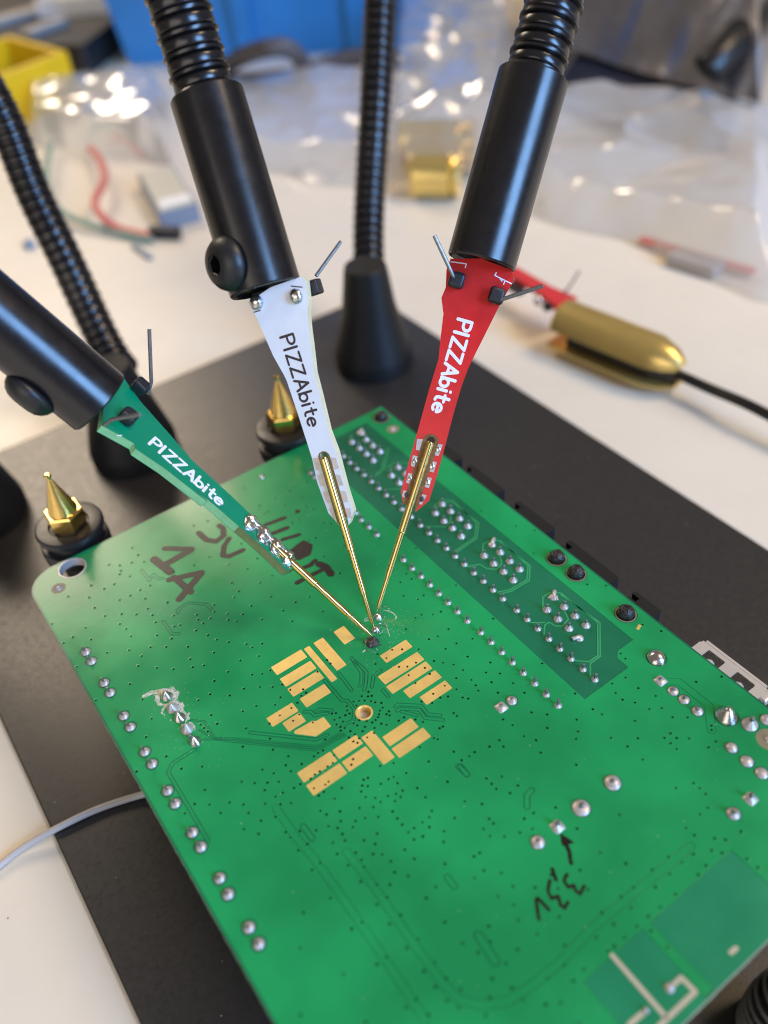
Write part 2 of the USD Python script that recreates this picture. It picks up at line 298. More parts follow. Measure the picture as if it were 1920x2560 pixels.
VIAS = "27.46,91.19 27.88,89.97 29.56,89.62 27.88,87.69 25.01,88.83 25.15,85.12 26.54,84.26 22.79,83.59 24.94,82.26 26.56,80.97 22.74,79.53 25.17,77.83 26.53,78.52 28.09,75.99 20.58,79.96 19.5,76.96 21.48,73.1 17.54,74.44 20.89,71.18 22.14,68.82 23.03,66.49 17.97,69.29 21.07,67.78 21.17,66.46 19,67.74 14.6,69.45 16.02,68.08 17.52,67 18.89,66.1 21.17,63.86 16.61,66.21 20.13,63.87 18.45,64.26 17.34,64.37 15.61,64.36 18.57,62.14 17.28,62.93 13.08,66.13 13.04,64.59 13.87,62.47 15.78,61.72 11.33,62.88 12.64,61 15.77,58.9 27.89,84.02 28,80.42 28.47,78.75 30.13,77.56 33.72,78.99 29.25,76.7 30.14,76.72 24.76,75.71 26.86,75.74 22.76,75.42 27.23,73.99 25.88,73.61 28.1,71.47 36.22,79.99 36.27,79.03 45.64,75.03 46.98,74.11 43.94,74.28 44.49,71.6 45.57,70.81 47.11,70.56 44.74,69.36 47.59,68.87 47.48,67.45 44.66,67.48 45.61,64.17 47.94,64.24 43.34,64.19 44.44,62.97 46.04,62.95 47.09,62.38 48.94,62.58 48.73,60.81 49.27,60.14 51.87,62.5 50.23,64.23 52.04,64.77 51.56,66.52 50.46,67.87 49.56,69.03 49.08,72.45 52.53,69.76 54.59,69.52 54.29,66.34 51.42,60.3 41.9,74.4 43.29,75.8 38.55,63.59 40.66,62.21 39.54,63.56 41.29,61.16 45.88,59.51 45.94,58.79 42.57,58.75 43.15,58.67 40.86,57.96 41.19,57.45 38.29,58.03 33.72,58.3 31.91,59.15 37.89,55.36 34.21,55.88 32.42,56.52 31.64,56.69 30.34,56.76 32.27,55.37 38.02,51.17 34.02,53.04 32.17,54 41.75,54.37 41.77,52.58 43.05,52.42 44.08,52.45 29.42,58.66 28.77,58.79 28.09,58.17 28.66,57.61 27.43,57.5 27.48,56.42 25.58,59.67 23.85,58.93 28.46,55.46 30.04,54.62 31.14,54.18 31.37,53.39 30.38,53.38 28.71,54.51 27.45,54.5 25.84,55.59 34.1,51.21 38.04,47.37 29.19,52.3 29.1,51.1 27.16,52.9 25.61,53.87 24.3,54.34 22.67,55.58 21.25,58.6 21.63,57.6 23.38,56.84 29.1,49.96 30.1,48.55 31.49,48.51 32.68,48.52 33.55,49.05 35.38,46.32 31.83,47.4 33.03,45.71 29.13,48.57 30.31,46.88 25.62,51 23.51,53.81 21.76,55.01 20.93,56.01 19.25,56.55 21.83,53.89 22.32,60.72 23.19,60.74 23.97,61.56 24.61,61.67 22.38,62.09 22.8,63.66 23.64,63.85 24.48,63.84 25.82,63.8 26.73,63.8 29.42,62.48 28.71,61.89 30.98,65.86 31.12,64.91 31.47,64.32 32.08,64.81 33.14,64.19 34.37,64.17 32.01,65.72 35.1,70.73 35.85,70.27 36.55,69.78 37.26,69.11 37.65,68.5 38.34,67.81 36.66,70.74 37.39,70.09 37.91,69.81 37.94,70.76 33.83,70.69 35.03,69.83 33.41,69.99 37.36,66.82 37.99,66.99 36.88,66.38 37.78,65.67 38.36,65.86 38.03,65.21 35.87,65.87 36.18,64.82 36.69,64.16 36.46,66.06 35.22,65.83 33.91,65.87 33.21,65.5 33.14,66.83 32.89,67.48 31.75,66.65 31.4,67.63 30.67,67.63 33.92,67.42 34.93,64.84 34.7,66.54 31.27,70.99 31.8,70.66 31.83,69.62 30.94,69.8 31.8,68.73 32.72,69.44 33.4,69.3 30.77,68.93 31,68.2 27.98,67.78 26.73,66.44 25.92,66.53 25.14,66.46 27.54,64.74 21.61,124.97 21.71,122.46 21.87,120.1 19.95,121.44 17.95,122.19 16.43,123.64 17.54,120.77 17.02,120.12 18.26,118.37 20.25,113.91 15.26,118.45 18.38,114.03 13.36,118.51 11.8,120.83 10.4,118.28 7.49,121.02 10.28,115.31 16.4,113.93 14.5,114.17 18.23,111.52 20.99,108.16 17.63,109.05 13.48,110.85 15.51,109.12 17.65,107.18 10.96,112.37 2.95,116.54 12.33,108.94 7.27,112.02 12.78,107.22 4.75,111.43 12.79,105.2 16.41,102.51 7.07,108.89 3.02,111.23 8.14,104.44 11.31,102.54 14.43,100.84 16.55,99.22 12.48,100.07 11.18,98.54 13.47,96.23 15.51,94.24 18.2,92.6 19.81,91.74 18.61,94.32 19.44,96.9 18.05,100.27 19.57,102.41 20.5,101.99 17.42,105.3 20.56,104.68 23.82,102.27 26.55,100.99 27.23,102.37 25.31,100.03 23.5,101.16 23.8,99.85 22.12,99.2 23.26,96.99 23.99,95.18 22.34,93.03 19.74,87.89 18.01,86.03 16.02,86.17 9.03,91.95 8.62,96.01 2.98,96.53 2.96,104.9 8.66,87.69 16.33,82.45 16.35,80.45 28.77,113.35 31.91,113.35 25.1,114.17 25.33,93.45 22.33,88.08 20.36,83.87 7.62,80.18 11.12,75.25 8.52,76.89 9.73,71.63 6.58,85.19 2.99,80.62 7.55,70.56 9.2,69.16 11.65,67.65 9.87,67.03 5.81,70.13 14.21,81.92 14.39,81.05 14.59,80.14 49.49,119.37 50.02,116.57 53.74,116.16 52.96,113.28 53.65,111.75 49.95,111.25 48.44,111.24 52.72,120.9 56.98,119.38 52.84,119.24 49.84,104.95 48.53,105.15 52.82,99.81 48.4,99.98 48.41,94.6 54.04,106.22 53.13,107.4 46.26,126.07 46.08,119.52 46.47,116.99 45.69,116.94 36.13,122.32 33.43,122.92 38.22,112.63 38.66,107.3 38.62,101.89 36.08,101.79 32.12,104.98 36,106.23 33.79,109.38 32.1,102.44 30.8,101.68 32.21,98.03 28.1,99.03 30.16,97.27 28.49,96.52 27.56,97.74 32.12,94.18 35.96,97.66 35.98,93.57 38.65,93.8 41.17,93.35 41.2,89.05 35.99,90.55 77.89,90.76 80.16,83.67 82,80.7 77.96,76.55 62.5,79.36 62.57,90.94 57.45,86.99 57.46,85.43 55.45,86.05 56.75,81.07 55.43,81.01 53.98,83.18 52.66,77.98 53.83,77.88 55.37,76.72 56.77,76.35 55.43,72.64 53.15,72.58 49.96,77.06 51.64,72.98 57.2,68.63 62.58,69.7 58.8,63.7 62.57,57.99 56.35,63.2 54.55,62.17 56.13,60.66 51.75,61.3 54.02,60.22 56.52,58.02 53.51,58.14 56.67,55.62 62.56,50.74 79.89,65.37 82.12,63.2 73.45,51.72 73.29,50.58 70.63,48.09 70.69,45.53 67.39,47.05 68.24,48.55 80.49,53.58 81.74,50.82 67.3,45.57 68.35,44.07 71.64,42.98 63.04,45.64 69.14,41.98 70.7,40.97 65.96,41.87 70.72,38.93 72.39,37.57 78.3,40.93 82.01,39.21 68.38,37.28 67.12,37.3 68.45,36.22 69.79,35.09 67.12,36.18 67.1,35.06 70.8,32.44 72.34,32.45 61.96,39.6 61.15,42.05 64.13,39.61 62.07,36.82 64.74,30.04 64.79,29.03 64.76,27.98 63.36,26.48 61.82,26.48 53.32,33.01 62.32,31.03 73.39,34.04 73.96,34.54 55.11,52.35 56.68,50.64 59.46,47.29 62.62,47.1 58.18,45.72 57.08,45.03 55.08,48.92 51.42,52.45 50.97,54.07 48.2,51.73 51.45,50.02 52.39,48.43 46.37,51.81 47.95,50.56 51.51,46.5 42.69,48.21 44.59,47.07 42.73,47.09 42.72,46.11 45.44,44.64 43.8,44.46 39.65,45.59 44.37,40.28 42.8,40.42 39.03,43.34 39.05,42.48 37.48,42.69 37.5,41.38 38.99,40.17 40.99,39.31 42.69,38.66 47.27,39.04 32.05,44.56 29.1,47.26 27.27,46.91 27.53,45.11 24.83,46.75 24.47,48.19 23.53,48.97 24.56,49.96 23.65,51.34 21.61,52.89 19.71,51.97 20.08,53.65 21.8,50.59 21.85,49.3 21.59,48.29 20.02,49.78 20.12,46.95 21.59,45.37 22.93,44.29 24.36,45.24 25.47,43.74 21.66,43.2 20.09,43.26 30.32,42.1 33.99,40.54 34.89,40.46 33.78,38.3 32.2,38.3 35.37,36.66 27.47,40.46 25.62,40.04 35.4,34.47 37.55,32.63 33.03,34.65 33.94,32.62 33.11,30.88 25.64,36.24 29.71,32.57 28.58,31.02 25.81,32.95 26.63,30.96 28.49,27.97 30.67,28.32 33.83,28.22 26.04,27.67 31.3,23.75 27.23,25.49 24.44,26.21 27.46,23.82 22.81,25.07 21.64,31 20.07,31.05 20.21,29.05 22.29,28.98 20.86,27.65 20.05,33.27 21.67,36.64 19.98,36.67 21.64,33.24 19.97,40.32 21.67,40.33 17.31,42.57 15.77,42.7 17.37,37.33 15.9,37.35 17.4,31.37 15.9,31.38 17.5,29.14 11.17,32.91 11.98,38.88 9.39,44.7 11.96,48.13 5.41,38.24 15.76,47.58 17.22,52.31 15.81,52.2 15.79,55.61 17.22,55.61 15.87,57.87 17.38,57.84 54.11,41.97 47.42,30.86 48.97,27.82 43.68,30.76 47.42,35.06 42.7,28.36 39.78,30.76 37.42,28.1 41.98,25.25 45.31,25.2 47.45,25.08 51.02,25.18 53.95,25.1 54.75,23.56 52.33,23.46 49.65,23.41 45.28,23.51 42.1,23.41 39.32,23.57 44.18,21.51 46.18,21.49 48.22,21.35 50.94,21.31 55.12,21.24 56.84,21.43 59.79,21.25 59.04,22.31 61.58,22.14 64.05,21.65 60.64,23.13 58.9,25.02 58.86,26.34 56.77,23.37 61.68,18.87 61.77,17.29 45.13,20.13 45.23,17.63 41.96,21.51 40.26,21.53 39.29,21.59 35.55,25.23 33.93,23.65 35.46,21.85 33.56,21.67 29.16,21.75 30.68,20.88 40.28,32.62"
PINROW = "59.06,90.01 59.03,87.37 59.05,84.84 59.05,82.28 59,79.72 58.97,77.15 58.94,74.58 58.94,72.01 59.1,68.76 59.09,66.18 59.08,63.61 59.08,61.05 59.02,58.47 59.06,55.91 59.04,53.34 59.06,50.79 59.08,103.43 59.1,100.9 59.09,98.29 59.42,105.72 59.02,121.29 58.98,119.71"
PINROW2 = "66.78,95.13 66.8,92.5 66.78,89.96 66.82,87.41 66.77,84.84 66.76,82.27 66.72,79.64 66.77,77.12 66.71,74.52 66.68,71.98 66.79,68.63 66.81,66.09 66.82,63.56 66.76,60.92 66.7,58.35 66.72,55.85 66.74,53.24 66.78,50.76 67.02,121.4 66.87,118.82 66.86,116.31 66.92,113.8 66.89,111.16 66.84,108.65 66.81,106.05 66.78,103.45 66.78,100.92 66.88,98.11"
PINJACK = "73.46,97.04 70.95,95.92 73.43,94.45 70.85,93.2 73.49,91.87 70.87,90.72 73.4,89.31 70.79,88.03 70.8,81.66 73.53,80.49 70.84,79.12 73.41,77.79 70.88,76.57 73.43,75.26 70.87,74.02 70.74,65.56 73.35,64.24 70.75,62.98 73.36,61.7 70.76,60.46 73.36,59.17 70.91,123.96 73.65,122.71 70.98,121.34 73.56,120.21 70.99,118.82 73.62,117.64 70.92,116.23 73.49,111.26 70.98,110.02 73.43,108.77 70.9,107.27"
PINPAIR = "5.34,106.86 5.37,104.38 5.37,98.9 5.39,96.42 5.37,90.93 5.38,88.38 5.36,82.93 5.37,80.34 5.33,74.89 5.36,72.34 5.37,66.89 5.36,64.27 5.39,58.82 5.29,56.23 5.42,50.84 5.44,48.33"
UART = "12.21,89.92 11.98,87.24 12.08,85.06 12.13,82.42 12.09,79.66"
TIPS = "47.85,82 45.97,80.02 43.98,78.2"
BLOBFLAT = "73.65,82.86 73.51,66.9 70.64,57.97 74.18,125.44"
BIG = "77.11,47.69 76.94,34.23 78.4,31.32 80.85,30.36 73.23,30.45 73.17,27.77 73.25,25.36 56.05,36.9 49.97,36.89 41.96,36.88 74.36,41.98 74.42,39.96 74.35,37.4 65.38,23.89 54.2,55.76"
SQ = "74.3,44.4 68.88,23.88 45.53,36.9 52.17,55.86"
PEG = "80.12,73.05 80.16,68.33 80.06,56.82 80.42,126.8"
HOLES = "10.68,127.78 72.59,142.35 35.25,68.07"
FID = "6.85,124.02 80.04,121.97 78.41,28.1 50.77,126.76"
TRACES = "39.54,77.88 39.2,74.5 37.98,72.81 37.5,72.6|39.62,76.96 39.82,75.27 39.83,73.99 38.55,72.35 37.64,71.51|41.83,72.94 40.28,72.74 38.91,71.19|36.26,76.67 36.03,72.69|39.85,69.65 39.86,68.13|33.73,76.9 33.79,72 34.44,71.48 34.4,69.5 33.22,67.97 30.94,68.31|28.09,73.93 28.89,73.31 28.94,72.34 30.11,71.9 30.73,71.42|29.45,72.86 30.1,72.91 31.55,71.5|39.63,66.02 40.16,66.07 42.8,63.67 42.72,61.76 44.07,60.46|39.39,65.21 39.97,65.25 42.16,63.19 41.98,61.52 43.89,59.53|39.87,64.67 41.23,62.7|19.59,75.98 26.87,68.66 28.71,68.31|13.18,83.92 14.97,82.09 14.89,78.51 17.86,75.94 26.32,67.6 30.55,67.34|13.69,81.2 14.74,78.44 17.71,75.65 26.15,67.33 30.67,66.93|13.35,79.32 14.83,78.21 17.55,75.37 25.98,67.06 30.76,66.54|16.48,62.79 16.51,56.96 16.89,53.49 17.02,45.52 17.03,38.04 16.89,29|20.84,51.49 21.11,45.27 20.97,39.87 20.94,34.58 20.96,30.96 21.4,28.31 23.21,26.15 25.88,24.72 29.5,24.29 33.74,24.17 39.49,24.68 47.38,24.58 57.32,24.34|41.03,51.95 40.88,50.37|46.45,42.97 45.43,42.79 44.24,41.49|18.09,58.15 18.17,55.94|29.43,40.57 29.42,39.05|18.54,104.66 18.51,101.25 19.42,100.41|21.36,104.8 21.95,105.54 23.73,105.86 26.22,103.3 26.37,101.77|74.86,43.84 76.33,42.55 76.41,37.01 73.39,34.08|11.58,78.62 7.75,78.55 6.66,77.52 6.6,67.54 6.55,64.39|40.77,52.12 40.92,50.41|27.94,32.51 27.59,28.94|20.62,118.43 20.68,115.13 21.92,116.01 22.08,114.55 22.77,113.98"
STRIPTR = "70.86,96.17 72.43,97.91 74.36,98.02 75.72,96.63 75.17,89 72.52,86.32 67.64,85.91|71.16,95.93 72.41,97.31 74.08,97.51 75.3,96.36 75.51,88.72 72.66,85.92 67.49,85.49|72.65,93.48 71.6,92.28 70.24,91.83 67.41,94.31|70.68,82.03 72.57,84.03 74.07,83.9 75.47,82.74 75.1,74.93 72.79,72.7 69.02,72.77 66.98,73.7|75.24,82.48 75.43,74.76 72.97,72.3 68.88,72.39 67.06,73.14|72.98,79.86 71.97,78.3 70.35,77.79 69.12,79.06 68.87,80.59 66.64,81.63|70.37,66.1 72.11,68.04 73.76,68.06 75.1,66.81 75.23,58.43 70.45,53.7 68.45,53.74 66.98,55.22|74.84,66.54 75.52,58.19 70.66,53.4 68.42,53.35 66.62,51.58|72.81,63.64 72.07,61.91 70.33,61.49 69.48,62.17 69.18,63.43 68.23,63.42 66.67,61.97|68.59,63.81 66.67,65.37|72.51,126.32 70.38,124.6|75.36,117.76 70.59,112.89 68.36,112.24|75.76,117.42 70.83,112.51 68.36,112.08|72.9,112.46 71.78,111.36|75.86,111.03 73.57,113.09 71.94,112.59|70.16,105.62 67.94,107.33"
TANTR = "39.28,20.96 39.21,12.76|37.84,12.44 43.98,12.39 43.88,14.36 41.91,14.42|35.32,14.56 37.9,14.43|50.73,12.72 51.62,12.66"
ANT = "45.84,20.9 61.1,20.93 61.34,15.43 55.45,11.02|34.44,21.12 44.37,20.97 44.74,14.31 37.51,12.92 34.37,15.27|26.51,21.25 29.8,20.97 30.23,19.28 30.27,18.34"
INK1 = "0.94;50.98,113.31 51.01,113.29|0.78;44.24,114.06 48.13,113.4|0.88;44.23,111.13 47.05,110.7|0.77;44.7,108.56 47.89,107.65|1.10;44.22,103.43 44.72,104.76 47.43,105.25 47.79,103.82 46.53,102.47 44.65,102.61|0.81;43.73,99.96 45.39,99.66 46.65,100.08|1.26;46.74,98.86 47.3,97.48 47.08,95.54|0.80;47.57,97.26 44.4,97.44 41.19,97.54"
INK2 = "0.98;33.32,120.45 33.57,117.74 34.82,116.21 36.69,116.64 37.56,118.61 37.34,119.65|0.92;37.1,115.3 35.48,114.18 34.09,112.12 34.81,111.21 37.68,110.91"
INK3 = "1.04;26.44,120.77 30.28,117.39|1.26;30.08,117.23 25.25,116.95|1.42;23.66,119.45 24.61,114.57|1.07;23.6,112.93 28.96,110.8|1.16;28.86,110.62 23.02,107.51|1.16;24.54,112.91 25.38,107.76"
INK4 = "0.38;41.98,31.4 41.09,31.08 40.9,30.1 41.65,29.86 41.33,29.26 41.49,28.53 42.63,29|0.38;39.68,32.16 38.58,31.37 38.22,30.34 39.11,30.07 38.56,29.12 38.71,28.47 39.55,28.78|0.45;40.94,33.06 40.33,31.72|0.39;35.2,29.4 36.53,31.36 36.88,31.45 36.99,29.51|0.46;44.81,34.68 44.37,33.51 43.41,32.12|0.78;44.98,35.01 44.81,34.68 45.17,34.56"
FLUX = "0.59;9.54,92.33 10.66,92.26 12.57,91.38 13.96,89.6 13.28,89.07|0.43;10.55,91.09 10.07,89.6 11.19,88.43 12.25,88.45|0.43;10.81,88.73 10.41,87.64 11.13,86.09|0.46;10.64,85.93 10.22,84.61 11.07,83.4 11.64,83.3|0.34;11.98,83.58 13.18,82.46|0.50;13.56,87.26 12.49,86.55|0.27;13.78,84.92 13.11,84.61|0.20;49.5,82.62 50.1,81.94 50.35,80.95 50.22,80.08 49.79,79.86|0.10;46.5,83.06 45.94,83.15 45.52,82.76 46.18,82.52|0.10;47.99,80.36 47.82,79.46 47.54,79.06 46.98,77.48|0.08;47.05,79.46 46.58,79.05 45.96,79.01|0.13;43.51,79.35 42.95,78.73|0.21;41.64,77.66 42.28,77.75|0.11;43.75,76.8 43.79,76.46"
ARROW = "45.12,35.75 45.59,34.02 44.98,34.34 44.33,34.57"

# ---------------------------------------------------------------- measured probe poses, mm
PROBES = {
 'green': dict(tip=(44.36, 78.67, 29.60), barrel=[(23.10, 114.79, 66.99), (15.38, 122.14, 81.01), (11.76, 125.29, 87.69)], origin=(30.94, 101.47, 53.20), axis=(0.37843, -0.64306, -0.66579), side=(0.72047, 0.65621, -0.22431), normal=(0.58114, -0.39479, 0.71163),
  outline=[(-22.32, 9.19), (-16.96, 7.01), (-9.32, 5.32), (-4.95, 4.18), (0.81, 4.01), (6.90, 3.54), (9.48, 3.49), (12.52, 3.12), (15.86, 3.08), (17.78, 2.20), (18.54, 0.83), (17.49, -1.35), (13.47, -0.94), (10.19, -0.79), (8.20, -0.80), (2.85, -0.73), (-2.38, -0.76), (0.92, -1.26), (-2.92, -1.53), (-7.35, -1.86), (-12.19, -2.79), (-12.97, -2.02), (-18.04, -3.76), (-20.15, 0.38)],
  needle=[(35.50, 95.57, 46.63), (39.87, 87.23, 38.23), (42.36, 82.49, 33.45), (44.36, 78.67, 29.60)],
  pads=[[(7.21, 3.32), (8.67, 3.68), (9.56, 0.60), (8.27, -0.72)], [(10.17, 2.86), (11.65, 3.23), (12.63, 0.04), (10.47, -0.30)], [(12.91, 2.71), (14.27, 2.91), (15.36, -0.65), (13.22, -0.38)], [(15.44, 2.58), (17.49, 2.15), (17.65, -0.76), (15.85, -0.36)]],
  text=[(-11.35, 0.14), (2.76, -0.03)], headers=[(-16.34, 0.69), (-18.54, 8.73)],
  silk=[[(-15.49, -3.33), (-15.04, -2.62)]],
  pins=[[(22.47, 109.89, 66.90), (26.01, 105.51, 68.59)], [(32.11, 117.99, 63.52), (35.40, 121.04, 71.81)]]),
 'white': dict(tip=(45.61, 80.05, 29.60), barrel=[(51.23, 110.08, 77.13), (55.27, 126.90, 100.54)], origin=(49.44, 100.55, 62.04), axis=(-0.09944, -0.53157, -0.84115), side=(0.69583, -0.64143, 0.32310), normal=(-0.71129, -0.55317, 0.43367),
  outline=[(-16.98, -3.46), (-16.32, -3.24), (-14.93, -2.94), (-11.36, -2.56), (-8.25, -2.20), (-5.01, -1.47), (-3.98, -1.30), (-1.40, -1.27), (1.58, -1.23), (8.76, -1.25), (12.64, -1.68), (18.03, -1.46), (19.18, -0.86), (20.86, -0.13), (19.30, 0.39), (19.53, 1.44), (20.72, 1.28), (18.80, 2.73), (15.22, 2.72), (8.82, 3.07), (5.34, 2.84), (-0.22, 3.27), (-3.92, 3.48), (-7.88, 4.32), (-10.35, 4.79), (-12.55, 5.29), (-14.42, 6.07), (-17.24, 6.66), (-18.07, 6.18), (-18.03, 0.94)],
  needle=[(48.89, 95.04, 54.80), (47.16, 87.16, 41.55), (46.28, 83.12, 34.77), (45.61, 80.04, 29.59)],
  pads=[[(8.80, -1.11), (8.93, 0.04), (10.86, -0.16), (10.76, -1.19)], [(9.38, 1.91), (9.71, 2.69), (11.40, 2.72), (11.30, 1.71)], [(11.59, -1.32), (11.75, -0.01), (13.66, -0.06), (13.44, -1.34)], [(12.14, 1.66), (12.48, 2.51), (14.18, 2.54), (14.01, 1.48)], [(14.47, -1.24), (14.55, -0.21), (16.43, -0.16), (16.28, -1.17)], [(14.93, 1.47), (15.19, 2.58), (16.94, 2.45), (16.74, 1.24)], [(17.37, -1.16), (17.43, -0.20), (19.16, -0.24), (19.09, -0.90)], [(17.73, 1.14), (18.09, 2.44), (19.61, 2.17), (19.42, 0.95)]],
  text=[(-10.49, -0.11), (3.74, -0.09)], headers=[(-15.57, 4.52), (-16.56, -2.00)],
  silk=[[(-15.31, -3.00), (-15.29, -1.93)], [(-17.23, 4.20), (-16.58, 5.79)]],
  pins=[[(53.49, 104.66, 77.38), (52.50, 102.51, 78.53)], [(48.47, 109.76, 75.65), (46.85, 107.89, 76.70)]]),
 'red': dict(tip=(48.05, 82.58, 29.60), barrel=[(83.15, 97.43, 74.88), (99.98, 105.05, 97.15)], origin=(70.76, 92.18, 58.89), axis=(-0.59310, -0.25094, -0.76502), side=(0.64007, -0.72337, -0.25895), normal=(-0.48841, -0.64325, 0.58965),
  outline=[(-20.20, -4.85), (-18.31, -4.97), (-15.79, -4.29), (-14.03, -4.50), (-11.76, -3.48), (-7.67, -2.77), (-4.56, -2.13), (0.17, -2.21), (9.33, -2.04), (12.50, -2.03), (17.76, -1.92), (19.39, -1.01), (19.82, -0.15), (18.14, 0.00), (18.01, 0.91), (20.35, 1.39), (17.81, 3.02), (14.02, 3.04), (10.00, 2.98), (7.30, 2.88), (2.95, 2.71), (-1.25, 2.67), (-4.62, 2.87), (-6.27, 3.16), (-15.13, 4.71), (-19.65, 5.73), (-21.11, 4.92), (-21.51, -0.22)],
  needle=[(65.86, 89.53, 52.44), (56.51, 85.88, 40.45), (51.90, 84.08, 34.54), (48.05, 82.58, 29.60)],
  pads=[[(8.68, -1.80), (8.44, -0.72), (10.34, -0.37), (10.46, -1.49)], [(8.52, 1.67), (8.41, 2.50), (10.39, 2.38), (10.41, 1.60)], [(11.46, -1.69), (11.36, -0.64), (13.22, -0.59), (13.21, -1.53)], [(11.57, 1.08), (11.39, 2.40), (13.21, 2.37), (13.20, 1.42)], [(14.46, -1.59), (14.36, -0.76), (16.11, -0.53), (16.10, -1.47)], [(14.23, 1.37), (14.15, 2.36), (15.89, 2.38), (15.86, 1.50)], [(17.42, -1.52), (17.35, -0.30), (18.64, -0.21), (18.44, -1.50)], [(17.14, 1.37), (17.13, 2.38), (18.84, 2.03), (18.89, 1.39)]],
  text=[(-11.53, -0.99), (3.47, -0.86)], headers=[(-17.11, -2.95), (-16.57, 3.82)],
  silk=[[(-19.76, -4.63), (-20.10, -2.21), (-19.51, -2.21)], [(-20.07, 2.74), (-19.62, 2.65), (-19.10, 5.55)], [(-19.38, 3.56), (-19.08, 4.00)], [(-19.29, 4.45), (-18.68, 4.38)]],
  pins=[[(78.09, 97.46, 73.27), (77.13, 101.52, 80.06)], [(81.51, 92.45, 70.62), (87.32, 87.65, 73.20)]]),
}
NECKS = dict(
 red=[(99.98, 105.05, 97.15), (106.07, 107.97, 104.71), (117.24, 115.52, 116.40), (140.78, 142.83, 131.05), (170.45, 201.29, 142.33), (169.10, 231.35, 117.62), (153.98, 223.85, 80.32), (141.00, 211.64, 54.58), (131.55, 203.02, 37.04), (123.00, 193.00, 23.12)],
 white=[(55.27, 126.90, 100.54), (56.13, 132.47, 111.94), (57.19, 140.75, 122.98), (60.07, 171.14, 133.16), (54.91, 227.10, 129.82), (47.08, 244.86, 97.61), (49.00, 237.35, 74.31), (48.30, 229.93, 58.39), (48.46, 220.58, 42.68), (48.06, 208.64, 25.75), (48.25, 199.19, 18.75)],
 green=[(11.76, 125.29, 87.69), (6.04, 135.09, 96.29), (-4.66, 164.31, 97.75), (-22.50, 213.46, 73.75), (-16.28, 220.56, 39.78), (4.50, 198.67, 19.93)],
)
BASES = [(113.70, 180.39, 1.50), (42.25, 187.88, 1.50), (1.93, 189.87, 1.50)]

# ---------------------------------------------------------------- the setting: a white bench top
tb = trimesh.creation.box((2400, 2000, 25)); tb.apply_translation((300, 500, -12.5))
obj('table', tb, 'table', kind='structure', label='white laminate bench top under everything', category='table')

# the black steel plate the board stands over
pl = rbox(149, 210, 1.6, .35, (61.5, 213.0 - 105, 0))
obj('base_plate', pl, 'plate', smooth=30, label='matt black steel plate lying on the white bench under the green board', category='plate')

# ---------------------------------------------------------------- the circuit board
board = thing('circuit_board', 'upside-down green circuit board with gold pads and rows of soldered pins', 'circuit board')
x0, x1, y0, y1 = 2.35, 82.95, 11.0, 130.3
out = sbox(x0, y0, x1, y1)
cr = 5.6
out = out.difference(sbox(x0 - 1, y1 - cr, x0 + cr, y1 + 1)).union(Point(x0 + cr, y1 - cr).buffer(cr, 24).intersection(sbox(x0, y1 - cr, x0 + cr, y1)))
out = out.union(sbox(x0 + cr - .01, y1 - cr - .01, x0 + cr + .1, y1)).buffer(0)
HOLE = Point(10.68, 127.6 - .25).buffer(2.35, 24)
MID = (35.25, 68.07)
pegs = pts(PEG)
holes = unary_union([HOLE, Point(MID).buffer(1.06, 24)] + [Point(p).buffer(1.55, 20) for p in pegs])
obj('laminate', slab(out.difference(holes), ZB - 1.6, ZB), 'bare', board)
# cut edge of the glass-fibre core, a hair proud of the lacquer, ragged on the long left side
ring = []
poly = out.exterior
L_ = poly.length
core = []
for i in range(900):
    p = poly.interpolate(L_ * i / 900); q = np.array((p.x, p.y)); d = np.array((61, 70)) / 1.0
    r_ = fbm(np.array([[q[0] * .9, q[1] * .9, 3.0]]), 3, 5)[0]
    core.append(q + norm(q - np.array((42, 70))) * (.03 + .16 * max(0, r_ - .45)))
obj('core_edge', slab(Polygon(core).buffer(0).difference(out.buffer(-.5)), ZB - 1.45, ZB - .12), 'edge', board)

tracks = [LineString(pts(t)) for t in TRACES.split('|')]
widths = [.34] * len(tracks); widths[12] = widths[13] = widths[14] = .15; widths[15] = 1.0; widths[16] = 1.0; widths[23] = 1.15; widths[26] = .9
for i in (17, 18, 19, 20, 25): widths[i] = .62
strip = Polygon([(62.95, 49.15), (72.4, 49.15), (72.4, 51.45), (73.5, 52.4), (77.0, 52.4), (77.0, 127.5), (62.95, 127.5)])
ants = [sbox(45.84, 9, 61.1, 20.9), sbox(34.4, 9, 44.5, 20.95), sbox(18.0, 9, 31.0, 18.3)]
gaps = unary_union([t.buffer(w / 2 + (.07 if w > .95 else .15 if w > .2 else .10), 6).difference(t.buffer(w / 2, 6)) for t, w in zip(tracks, widths)])
fids = pts(FID)
sq, big, row1, row2, rowj, pairs = pts(SQ), pts(BIG), pts(PINROW), pts(PINROW2), pts(PINJACK), pts(PINPAIR)
bigr = [1.5, 1.65, 1.2, .9, .86, .92, .92, 1.2, 1.25, .95, .84, .84, .84, .9, .84]
clear = [Point(p).buffer(r + .13, 12) for p, r in zip(big, bigr)] + [Point(p).buffer(1.05, 12) for p in pairs]
pour = out.buffer(-.35).difference(unary_union([strip, gaps, holes.buffer(.35)] + ants + clear))
obj('copper_pour', slab(pour, ZB - .3, ZB + .055), 'pour', board)
for a in ants:
    obj('antenna_area', slab(a.buffer(-.05).intersection(out.buffer(-.02)), ZB - .2, ZB + .022), 'thin', board)
for t in STRIPTR.split('|'):
    obj('track', slab(LineString(pts(t)).buffer(.12, 4).intersection(out), ZB - .2, ZB + .05), 'striptrace', board)
for t in TANTR.split('|'):
    obj('antenna_track', slab(LineString(pts(t)).buffer(.30, 4).intersection(out), ZB - .2, ZB + .06), 'tan', board)
